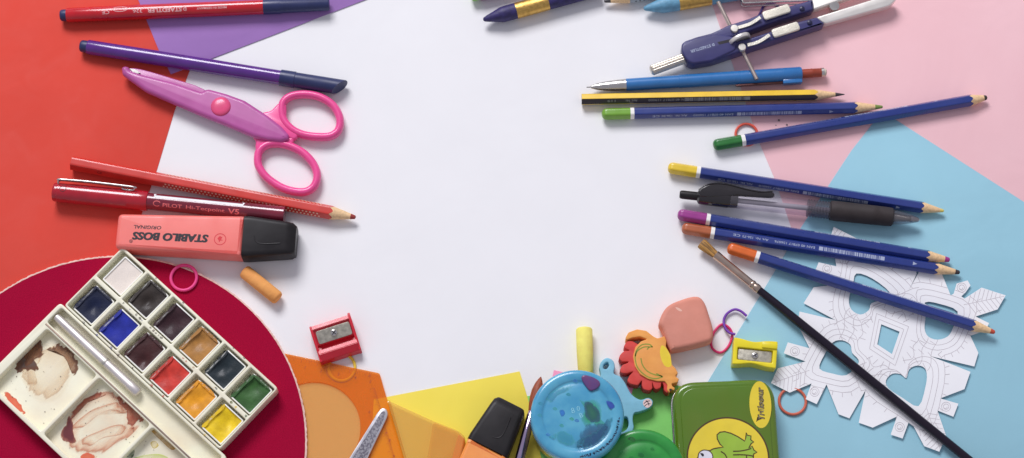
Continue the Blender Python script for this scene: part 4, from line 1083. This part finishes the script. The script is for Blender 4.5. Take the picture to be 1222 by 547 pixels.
cpx = [(834, 226.8), (842, 221.5), (852.4, 219.2), (868, 220.2), (891.7, 226.3), (908.7, 229.3), (921.8, 228.7), (923, 235), (905, 234.6), (880, 233), (870.7, 234), (850, 235), (836, 234)]
q = f.pts(cpx, zc + 6)
slab('clip', catmull(q, 4), mat('smoky_black', 0), th, z0=zc + 1.5, z1=zc + 5.6, bevel=1.0, res=3)
tube('clip_edge', [(a, b, zc + 5.5) for a, b in catmull(q[:7], 4, False)], .45, mat('smoky_black', 0), th)

# ------------------------------------------------------------------ mechanical pencil
f = Fr((700, 104.5), (986, 86.5), z=4.6, base=.7); zc = 4.0
th = thing('mechanical_pencil', 'blue mechanical pencil with steel cone tip and brown eraser end', 'mechanical pencil', f.o, f.ang)
X = lambda px: f.pt((px, 104.5 - (px - 700) * .063))[0]
BM = mat('sky_blue_plastic', (46, 110, 178), rough=.28, coat=.3, var=.03)
lathe('lead', [(0, .3), (X(706), .3)], mat('graphite', 0), th, 12, zc)
lathe('cone_tip', [(X(705), .4), (X(705.2), .9), (X(712), 2.1), (X(722), 3.0), (X(735), 3.6), (X(747), 3.85)], METAL, th, 40, zc)
lathe('barrel', [(X(747), 3.7), (X(747.5), 3.95), (X(810), 4.05), (X(810.4), 4.25), (X(900), 4.4), (X(930), 4.5), (X(955), 4.55), (X(956.5), 4.0)], BM, th, 40, zc)
lathe('eraser_sleeve', [(X(956), 2.9), (X(968), 2.85), (X(968.3), 3.0), (X(969), 3.0), (X(969.4), 2.85), (X(981), 2.8)], mat('brown_plastic', (150, 62, 44), rough=.35), th, 32, zc)
lathe('metal_ring', [(X(980), 3.0), (X(983), 3.0)], METAL, th, 32, zc)
lathe('eraser', [(X(983), 2.5), (X(985), 2.4), (X(986.2), 1.5), (X(986.5), 0)], mat('grey_eraser', (200, 190, 180), rough=.8), th, 24, zc)
box('clip_block', (X(956) - X(933), 3.2, 4.6), ((X(933) + X(956)) / 2, -4.9, zc), BM, th, .6)
slab('clip', roundpoly([(X(876), -5.4), (X(878), -6.2), (X(936), -6.2), (X(936), -4.4), (X(878), -4.7)], .5), mat('dark_steel', 0), th, z0=zc + .2, z1=zc + 1.0, bevel=.2)

# ------------------------------------------------------------------ compass
f = Fr((815, 71), (968, 22), z=9, base=.7)
th = thing('drawing_compass', 'navy drawing compass with silver legs, levers and adjusting wheel', 'compass', f.o, f.ang)
NB = mat('navy_compass_plastic', (56, 54, 108), rough=.35, coat=.15, var=.04)
CW = mat('nickel_leg', (226, 220, 222), rough=.35, metal=.55, var=.03)
za1 = [(813, 62), (813.5, 53), (817.3, 49.5), (831.4, 44.5), (849, 40), (858, 36), (868, 31), (894, 22.6), (909, 16.5), (945, 7), (969.7, 0), (970.5, 12), (930, 24), (894, 37), (880, 42), (856, 49.5), (856.5, 52), (864, 52.5), (895, 46), (920, 38), (954.6, 26), (974.6, 21), (984, 28.8), (930, 46.5), (900, 56), (868, 67), (850, 73), (827, 77), (820, 74)]
slab('body', roundpoly(f.pts(za1, 11.5), .8, 3), NB, th, z0=1.0, z1=11.5, bevel=1.2, res=3)
head = [(813, 62), (814, 53), (831.4, 45.5), (856, 41), (880, 45), (878, 60), (850, 73), (827, 76.5), (820, 73)]
slab('joint_block', roundpoly(f.pts(head, 12.3), 2, 4), NB, th, holes=[], z0=6, z1=12.4, bevel=1.2, res=3)
slot = f.pts([(856, 51), (875, 46.5), (880, 49), (858, 54)], 12.4)
link('slot', flat_mesh(slot, 12.45), INK, th, 0)
slab('metal_leg', roundpoly(f.pts([(973, 21.5), (1044.6, -1), (1062, -6), (1071, -2), (1062, 7.5), (984, 29.5)], 9), 2, 3), CW, th, z0=3.0, z1=9.4, bevel=.9, res=3)
slab('metal_leg', roundpoly(f.pts([(969, 0), (1040, -22), (1050, -14), (970.5, 12.5)], 9), 1, 3), CW, th, z0=3.0, z1=9.2, bevel=.9, res=3)
q = f.pts([(985, 14.5), (1002, 8.5), (1003, 11), (986, 18)], 9)
w1 = tube('hinge_screw', [(f.pt((995, 9), 7)[0], f.pt((995, 9), 7)[1], 4), (f.pt((995, 9), 7)[0], f.pt((995, 9), 7)[1], 9)], 3.2, METAL, th)
# levers
GRIP = mat('knurled_nickel', (220, 214, 208), rough=.4, metal=.5, bump=.4, bs=1200)
for piv, kn, cg in (((885.4, 57), [(892, 54), (905, 50.5), (918, 43)], (937.5, 36)), ((876.2, 34.6), [(881, 33), (895, 29), (907, 22)], (926.5, 15))):
    q = f.pt(piv, 13)
    me = lathe_mesh([(11.2, 2.5), (13.2, 2.5), (13.6, 2.2), (13.7, 0)], 28, axis='z'); me.transform(Matrix.Translation((q[0], q[1], 0))); link('pivot_pin', me, SATIN, th, 40)
    L = f.pts(kn, 13)
    me = ribbon_mesh(catmull([(a, b, z) for (a, b), z in zip(L, (12.6, 13.0, 14.2))], 4, False), 2.0)
    bm = bmesh.new(); bm.from_mesh(me); bmesh.ops.solidify(bm, geom=bm.faces[:], thickness=.8); link('lever_arm', bm_mesh(bm), GRIP, th, 50)
    c = f.pt(cg, 14.5); a2 = radians(-.5)
    lv = slab('lever_grip', [(c[0] + x, c[1] + y) for x, y in roundpoly([(-9, -2.9), (9, -2.9), (9, 2.9), (-9, 2.9)], 1.8, 4)], GRIP, th, z0=13.2, z1=14.9, bevel=.5, res=2)
    g = [box_mesh((.45, 4.8, .5), (c[0] - 8 + i * 1.0, c[1], 14.95)) for i in range(17)]
    link('grip_ridges', join(g), GRIP, lv, 0)
for p in ((957, 11), (966, 27.4)):
    q = f.pt(p, 12); me = lathe_mesh([(11, 1.6), (12.4, 1.6), (12.7, 1.2), (12.75, 0)], 20, axis='z'); me.transform(Matrix.Translation((q[0], q[1], 0))); link('dark_screw', me, mat('dark_navy', (30, 30, 66), rough=.35), th, 40)
# threaded rod and wheel
ra, rb = f.pt((857, 3), 9), f.pt((903, 95.5), 9)
tube('threaded_rod', [(ra[0], ra[1], 9), (rb[0], rb[1], 9)], 1.3, mat('warm_nickel_rod', (196, 180, 178), rough=.3, metal=.9), th)
wc = f.pt((882, 49), 9.5); dv = Vector((rb[0] - ra[0], rb[1] - ra[1], 0)).normalized()
me = lathe_mesh([(-.5, 0), (-.5, 5.6), (-1.2, 5.9), (-1.2, 7.0), (-.8, 7.3), (.8, 7.3), (1.2, 7.0), (1.2, 5.9), (.5, 5.6), (.5, 0)], 48); M = Matrix.Translation((wc[0], wc[1], 10.8)) @ Matrix.Rotation(atan2(dv.y, dv.x), 4, 'Z'); me.transform(M)
link('adjusting_wheel', me, CW, th, 40)
# knurled handle
ha, hb = f.pt((776.5, 84.5), 8), f.pt((820, 68.5), 8)
L = hypot(hb[0] - ha[0], hb[1] - ha[1])
me = lathe_mesh([(0, 0), (0, 2.1), (.8, 3.0), (1.4, 3.2), (L - 3, 3.2), (L - 2.8, 2.4), (L, 2.4)], 60, rfun=lambda t: 1 + .06 * (int(t / (2 * pi) * 60 + .5) % 3 > 0))
me.transform(Matrix.Translation((ha[0], ha[1], 7.0)) @ Matrix.Rotation(atan2(hb[1] - ha[1], hb[0] - ha[0]), 4, 'Z'))
link('grip_handle', me, mat('ridged_nickel', (200, 190, 184), rough=.3, metal=.9), th, 15)
q = f.pt((836, 58.5), 12.4); me = text_mesh('STAEDTLER', 2.6, .06, width=13.5); me.transform(Matrix.Translation((q[0], q[1], 12.47)) @ Matrix.Rotation(pi + radians(-1), 4, 'Z')); link('lettering', me, PRINT, th, 0)
q = f.pt((851, 54), 12.4); me = text_mesh('D', 2.2, .1); me.transform(Matrix.Translation((q[0], q[1], 12.47)) @ Matrix.Rotation(pi, 4, 'Z')); link('lettering', me, PRINT, th, 0)

# ------------------------------------------------------------------ crayons along the top
def crayon(p0, p1, R, waxm, b0, b1, label):
    f = Fr(p0, p1, z=R, base=.5)
    th = thing('wax_crayon', label, 'crayon', f.o, f.ang, 'chunky wax crayons with gold bands')
    x0, x1 = f.pt(b0, R)[0], f.pt(b1, R)[0]
    lathe('wax', [(0, 0), (.1, .7), (.6, 1.3), (3, 2.2), (8, 3.6), (11.5, 4.7), (13, R * .98), (16, R), (f.L, R)], waxm, th, 40, R, 60)
    lathe('gold_band', [(x0, R + .12), (x1, R + .12)], GOLD, th, 48, R, 30)
    return th
crayon((576.6, 24.2), (716, -14), 5.1, mat('navy_wax', (46, 38, 96), rough=.5, var=.15, vs=300, bump=.4), (615, 12), (653.5, 2), 'navy blue wax crayon with gold band at the top centre')
crayon((768, 11), (920, -15), 5.0, mat('sky_wax', (98, 150, 186), rough=.5, var=.08, vs=300, bump=.4), (810, 5), (848, -2), 'sky blue wax crayon with gold band beside the compass')
f = Fr((562, -4), (680, -33), z=4.5, base=.5)
th = thing('marker_pen', 'purple marker with a green end, mostly cut off by the top edge', 'marker', f.o, f.ang)
lathe('green_end', [(0, 0), (0, 2.6), (.8, 3.4), (5.5, 3.6)], mat('lime_plastic', (120, 180, 60), rough=.4), th, 32, 4.6)
lathe('barrel', [(5.3, 3.9), (6.2, 4.5), (f.L, 4.6)], mat('mauve_plastic', (130, 60, 120), rough=.35, coat=.2), th, 40, 4.6)
f = Fr((721, 2), (866, -22), z=4, base=.5); R = 4.2; zc = 3.8
th = thing('dotted_pencil', 'thick grey pencil with dark dots, only its tip showing at the top edge', 'pencil', f.o, f.ang)
me = lathe_mesh([(16, R), (f.L, R)], 48, zc, hexr(), 0.0); link('barrel', me, mat('silver_grey_lacquer', (150, 160, 175), rough=.35, coat=.2), th, 22)
lathe('wooden_tip', [(4, 1.7), (16.1, R * .93)], WOOD, th, 48, zc)
lathe('lead', [(0, .5), (.4, 1.0), (4.1, 1.7)], mat('graphite', 0), th, 24, zc)
bm = bmesh.new()
for i in range(22):
    for row in range(3): bmesh.ops.create_circle(bm, cap_ends=True, radius=.5, segments=8, matrix=Matrix.Rotation(radians(60), 4, 'X') @ Matrix.Translation((20 + i * 2.6 + (row % 2) * 1.3, (row - 1) * 1.35, R * cos(pi / 6) + .05)))
me = bpy.data.meshes.new('d'); bm.to_mesh(me); bm.free(); me.transform(Matrix.Translation((0, 0, zc))); link('grip_dots', me, INK, th, 0)

# clear case at the top right
f = Fr((886, 4), (985, 0), z=8, base=.6)
th = thing('clear_case', 'clear plastic case with silver rim above the compass, cut by the top edge', 'case', f.o, f.ang)
q = roundpoly([(0, 0), (f.L * .95, 0), (f.L * .95, 30), (0, 30)], 2, 4)
slab('case_body', q, clear('clear_pink_plastic', (.93, .86, .88), (225, 190, 198), .2, .08), th, z0=0, z1=8, bevel=.8)
tube('rim', [(a, b, 7.6) for a, b in q], .55, METAL, th, closed=True)
tube('rim', [(a, b, 2.2) for a, b in q], .45, METAL, th, closed=True)

# ------------------------------------------------------------------ small rubber rings
def ring(c, rx, ry, rr, rgb, label, z=None, base=.4, flat=1.0, ang=0.0, hgt=None):
    f = Fr(c, z=1.2 + base, base=base)
    m = mat('ring_%d_%d_%d' % rgb, rgb, rough=.45, var=.03, sss=.05)
    pts = [(x * cos(ang) - y * sin(ang), x * sin(ang) + y * cos(ang), rr) for x, y in circ(0, 0, rx, ry, 48)]
    o = tube('rubber_ring', pts, rr, m, closed=True, flat=flat)
    put(o, f.o); tag(o, label, 'rubber ring', 'small coloured rubber rings'); return o
ring((219.3, 331.5), 7.9, 8.0, 1.0, (228, 66, 140), 'pink rubber ring on the edge of the crimson felt disc', base=3.1)
ring((407.8, 438.5), 8.0, 8.2, .85, (228, 190, 60), 'yellow rubber ring half hidden under the orange template', base=.0, flat=.6)
ring((945.8, 479), 8.1, 8.0, .85, (200, 98, 78), 'brick red rubber ring to the right of the green tin', base=.75)
ring((891, 160.5), 6.9, 7.1, .8, (214, 84, 66), 'red rubber ring peeking out above the dark green capped pencil', base=.4)
z11 = lambda L: zp(820, 320, 3.646, L)
def band(pxs, rr, rgb, label, closed, zs=None, base=.4):
    f = Fr(pxs[0], z=1.5, base=base)
    L = f.pts(pxs, 1.5)
    zs = zs or [rr] * len(L)
    L3 = catmull([(a, b, z) for (a, b), z in zip(L, zs)], 6, closed)
    o = tube('rubber_ring', L3, rr, mat('ring_%d_%d_%d' % rgb, rgb, rough=.45, var=.03), closed=closed, flat=1.0)
    put(o, f.o); tag(o, label, 'rubber ring', 'small coloured rubber rings')
band(z11([(125, 268), (152, 245), (183, 260), (196, 292), (180, 340), (148, 367), (115, 355), (104, 325), (112, 290)]), .75, (212, 40, 110), 'magenta oval rubber ring between the salmon eraser and yellow sharpener', True)
band(z11([(257, 212), (232, 190), (205, 182), (175, 198), (160, 225), (163, 258), (182, 284), (208, 292)]), .8, (112, 50, 170), 'purple open rubber ring curling above the yellow sharpener', False, [3, 2.4, 1.8, 1.4, 1.2, 1.8, 2.6, 3.2])
band([(903, 27), (908, 14), (911, 8), (918, 4), (928, 7), (930, 16), (920, 27)], .7, (70, 50, 130), 'indigo rubber ring looping under the compass lever', True)

# ------------------------------------------------------------------ paper snowflake
ZS = 2.0
f = Fr((1062, 403), z=ZS, base=1.3)
OUT = [(992, 280), (994.6, 271.5), (1022, 285), (1034, 312), (1045, 300), (1052, 304), (1050, 314), (1070, 316), (1092, 318), (1094, 327), (1084.5, 347), (1098, 322), (1122, 322), (1134.4, 353), (1138, 350.6),
       (1141.5, 338.7), (1154.6, 335), (1158, 341), (1152, 349.4), (1147, 354), (1151, 356.6), (1171.3, 343.5), (1199.8, 353), (1190.3, 369.6), (1164, 378), (1180, 386), (1176, 395), (1158, 401),
       (1167.4, 421.4), (1162.6, 437.6), (1110, 425), (1158, 444), (1150.8, 464.7), (1122, 475.6), (1143.6, 482), (1137.7, 497.5), (1118.7, 490), (1129, 520.7), (1120.5, 539.6), (1102.7, 532.8), (1090.3, 509.4),
       (1084, 504.6), (1077, 523.6), (1062.8, 519), (1068.7, 502), (1070, 497.5), (1041.4, 510.6), (1024.8, 504.6), (1033, 465.6), (1013.7, 499.4), (1000.6, 494.6), (986.3, 459), (974.4, 482.7), (961.4, 476.8), (968.5, 457.8),
       (942.3, 469), (919.8, 457.8), (928, 440), (961.4, 431.6), (935.2, 422), (940, 409), (966, 416), (952, 388), (954, 372), (997, 382), (959, 362), (971, 343), (998, 340), (1003, 336), (972, 325), (976.8, 313.5), (998, 318), (996, 305)]
HOL = [[(1051.7, 387), (1073.6, 396), (1064.5, 422.5), (1047, 411)],
       catmull([(1081.8, 451), (1085, 441), (1093, 436.5), (1102, 438), (1106, 446), (1104.4, 462), (1096, 485), (1077, 475), (1060, 463), (1057.6, 453.5), (1065, 446), (1075, 446.4)], 3),
       catmull([(978, 440), (983, 425), (993.5, 409), (1005, 406), (1015, 411.4), (1017, 421), (1024.4, 429), (1023, 436), (1010, 448), (993.5, 446)], 3),
       catmull([(1022, 326.5), (1041, 332.5), (1062, 349), (1055, 357), (1040, 362), (1037, 370), (1027, 375.5), (1016, 369.5), (1013, 357), (1018, 340)], 3),
       catmull([(1104, 361), (1121.3, 363), (1142.7, 372), (1137, 392), (1130.8, 401.7), (1119, 405.3), (1108, 401.7), (1103.5, 392), (1105, 375)], 3)]
CEN = (1060, 405)
def lift(x, y):
    d = hypot(x, y); return .2 + .000035 * d * d * 6 + .35 * sin(x * .11 + 1) * cos(y * .13)
me = slab_mesh(f.pts(OUT), [f.pts(h_) for h_ in HOL], 0, .1)
bm = bmesh.new(); bm.from_mesh(me)
for v_ in [a * 6 for a in range(-14, 15)]:
    for no in ((1, 0, 0), (0, 1, 0)):
        bmesh.ops.bisect_plane(bm, geom=bm.verts[:] + bm.edges[:] + bm.faces[:], plane_co=(v_, v_, 0), plane_no=no)
for v in bm.verts: v.co.z += lift(v.co.x, v.co.y)
bm.to_mesh(me); bm.free()
th = thing('paper_snowflake', 'white cut out paper snowflake with pencil doodles on the blue card', 'paper snowflake', f.o)
link('cut_paper', me, mat('white_cut_paper', (240, 238, 246), rough=.8, var=.01, bump=.1, spec=.15), th, 30)
lines = []
def draw(pxs, closed=False):
    """pencil line, clipped to the paper"""
    L = list(pxs) + ([pxs[0]] if closed else [])
    D = []
    for a, b in zip(L, L[1:]):
        n = max(1, int(hypot(b[0] - a[0], b[1] - a[1]) / 1.2))
        D += [(a[0] + (b[0] - a[0]) * i / n, a[1] + (b[1] - a[1]) * i / n) for i in range(n)]
    D.append(L[-1]); run = []
    for p in D + [None]:
        ok = p is not None and inside(p, OUT) and not any(inside(p, h_) for h_ in HOL)
        if ok: run.append(p)
        else:
            if len(run) > 2:
                Q = f.pts(run); lines.append(ribbon_mesh([(x, y, .1 + .05 + lift(x, y)) for x, y in Q], .33))
            run = []
def scaled(h_, k, c=None):
    c = c or (sum(p[0] for p in h_) / len(h_), sum(p[1] for p in h_) / len(h_))
    return [(c[0] + (x - c[0]) * k, c[1] + (y - c[1]) * k) for x, y in h_]
for i, h_ in enumerate(HOL):
    ks = (1.35, 1.75) if i == 0 else (1.32, 1.62)
    for k in ks: draw(scaled(h_, k), True)
    if i:
        c = (sum(p[0] for p in h_) / len(h_), sum(p[1] for p in h_) / len(h_))
        base = scaled(h_, 1.95); out2 = scaled(h_, 2.2)
        ao = atan2(c[1] - CEN[1], c[0] - CEN[0])
        for q, s_ in zip(base, out2):
            da = (atan2(q[1] - c[1], q[0] - c[0]) - ao + pi) % (2 * pi) - pi
            if abs(da) < 1.9: draw([q, s_])
        draw([q for q in base if abs((atan2(q[1] - c[1], q[0] - c[0]) - ao + pi) % (2 * pi) - pi) < 1.9])
        for k in range(7):     # scallops between the holes and the centre
            a = ao + pi / 4 + (k - 3) * .14
            for rr in (27, 38, 50): 
                if k % 2 == 0: draw([(CEN[0] + rr * cos(a), CEN[1] + rr * sin(a)), (CEN[0] + (rr + 8) * cos(a + .08), CEN[1] + (rr + 8) * sin(a + .08))])
        for rr in (34, 45, 57): draw([(CEN[0] + (rr + 3 * sin(t_ * 9)) * cos(ao + pi / 4 + t_), CEN[1] + (rr + 3 * sin(t_ * 9)) * sin(ao + pi / 4 + t_)) for t_ in [-.5 + j * .05 for j in range(21)]])
# leaves: midrib and stripes
for a, b, wv in (((1150, 364), (1198, 354), 14), ((1106, 488), (1122, 538), 14), ((966, 442), (921, 458), 15), ((1012, 320), (994, 274), 12)):
    draw([a, b]); d = Vector((b[0] - a[0], b[1] - a[1])); Ld = d.length; d.normalize(); n_ = Vector((-d.y, d.x))
    for i in range(1, 9):
        p = Vector(a) + d * Ld * i / 9
        for s_ in (-1, 1): draw([tuple(p), tuple(p + n_ * s_ * wv - d * 7 * -1)])
# spirals on the little squares
for c in ((1147.5, 343.5), (948.5, 419.5), (1073.5, 510), (1129, 485.5), (972, 468), (987, 321)):
    draw(circ(c[0], c[1], 5.4, n=24), True); draw(circ(c[0], c[1], 3.2, n=18), True)
    draw([(c[0] + (1 + t_ * .75) * cos(t_ * 1.1), c[1] + (1 + t_ * .75) * sin(t_ * 1.1)) for t_ in [j * .4 for j in range(30)] if t_ < 2.5])
link('pencil_lines', join(lines), mat('pencil_grey', (196, 189, 201), rough=.7), th, 0)

# two crumbs of pencil lead on the pink card
for (a, b), rr, wh in (((929.5, 143.5), .8, 'largest'), ((939, 149), .6, 'rightmost'), ((926, 149.5), .4, 'smallest')):
    q = P(a, b, .8)
    bm = bmesh.new(); bmesh.ops.create_icosphere(bm, subdivisions=1, radius=rr)
    for v in bm.verts: v.co *= rnd.uniform(.7, 1.2); v.co.z *= .6
    o = link('lead_crumb', bm_mesh(bm), mat('graphite', 0), None, 0); put(o, (q.x, q.y, .35 + rr * .4))
    tag(o, wh + ' of three tiny dark crumbs just above the dark green capped pencil', 'crumb', 'tiny dark crumbs')
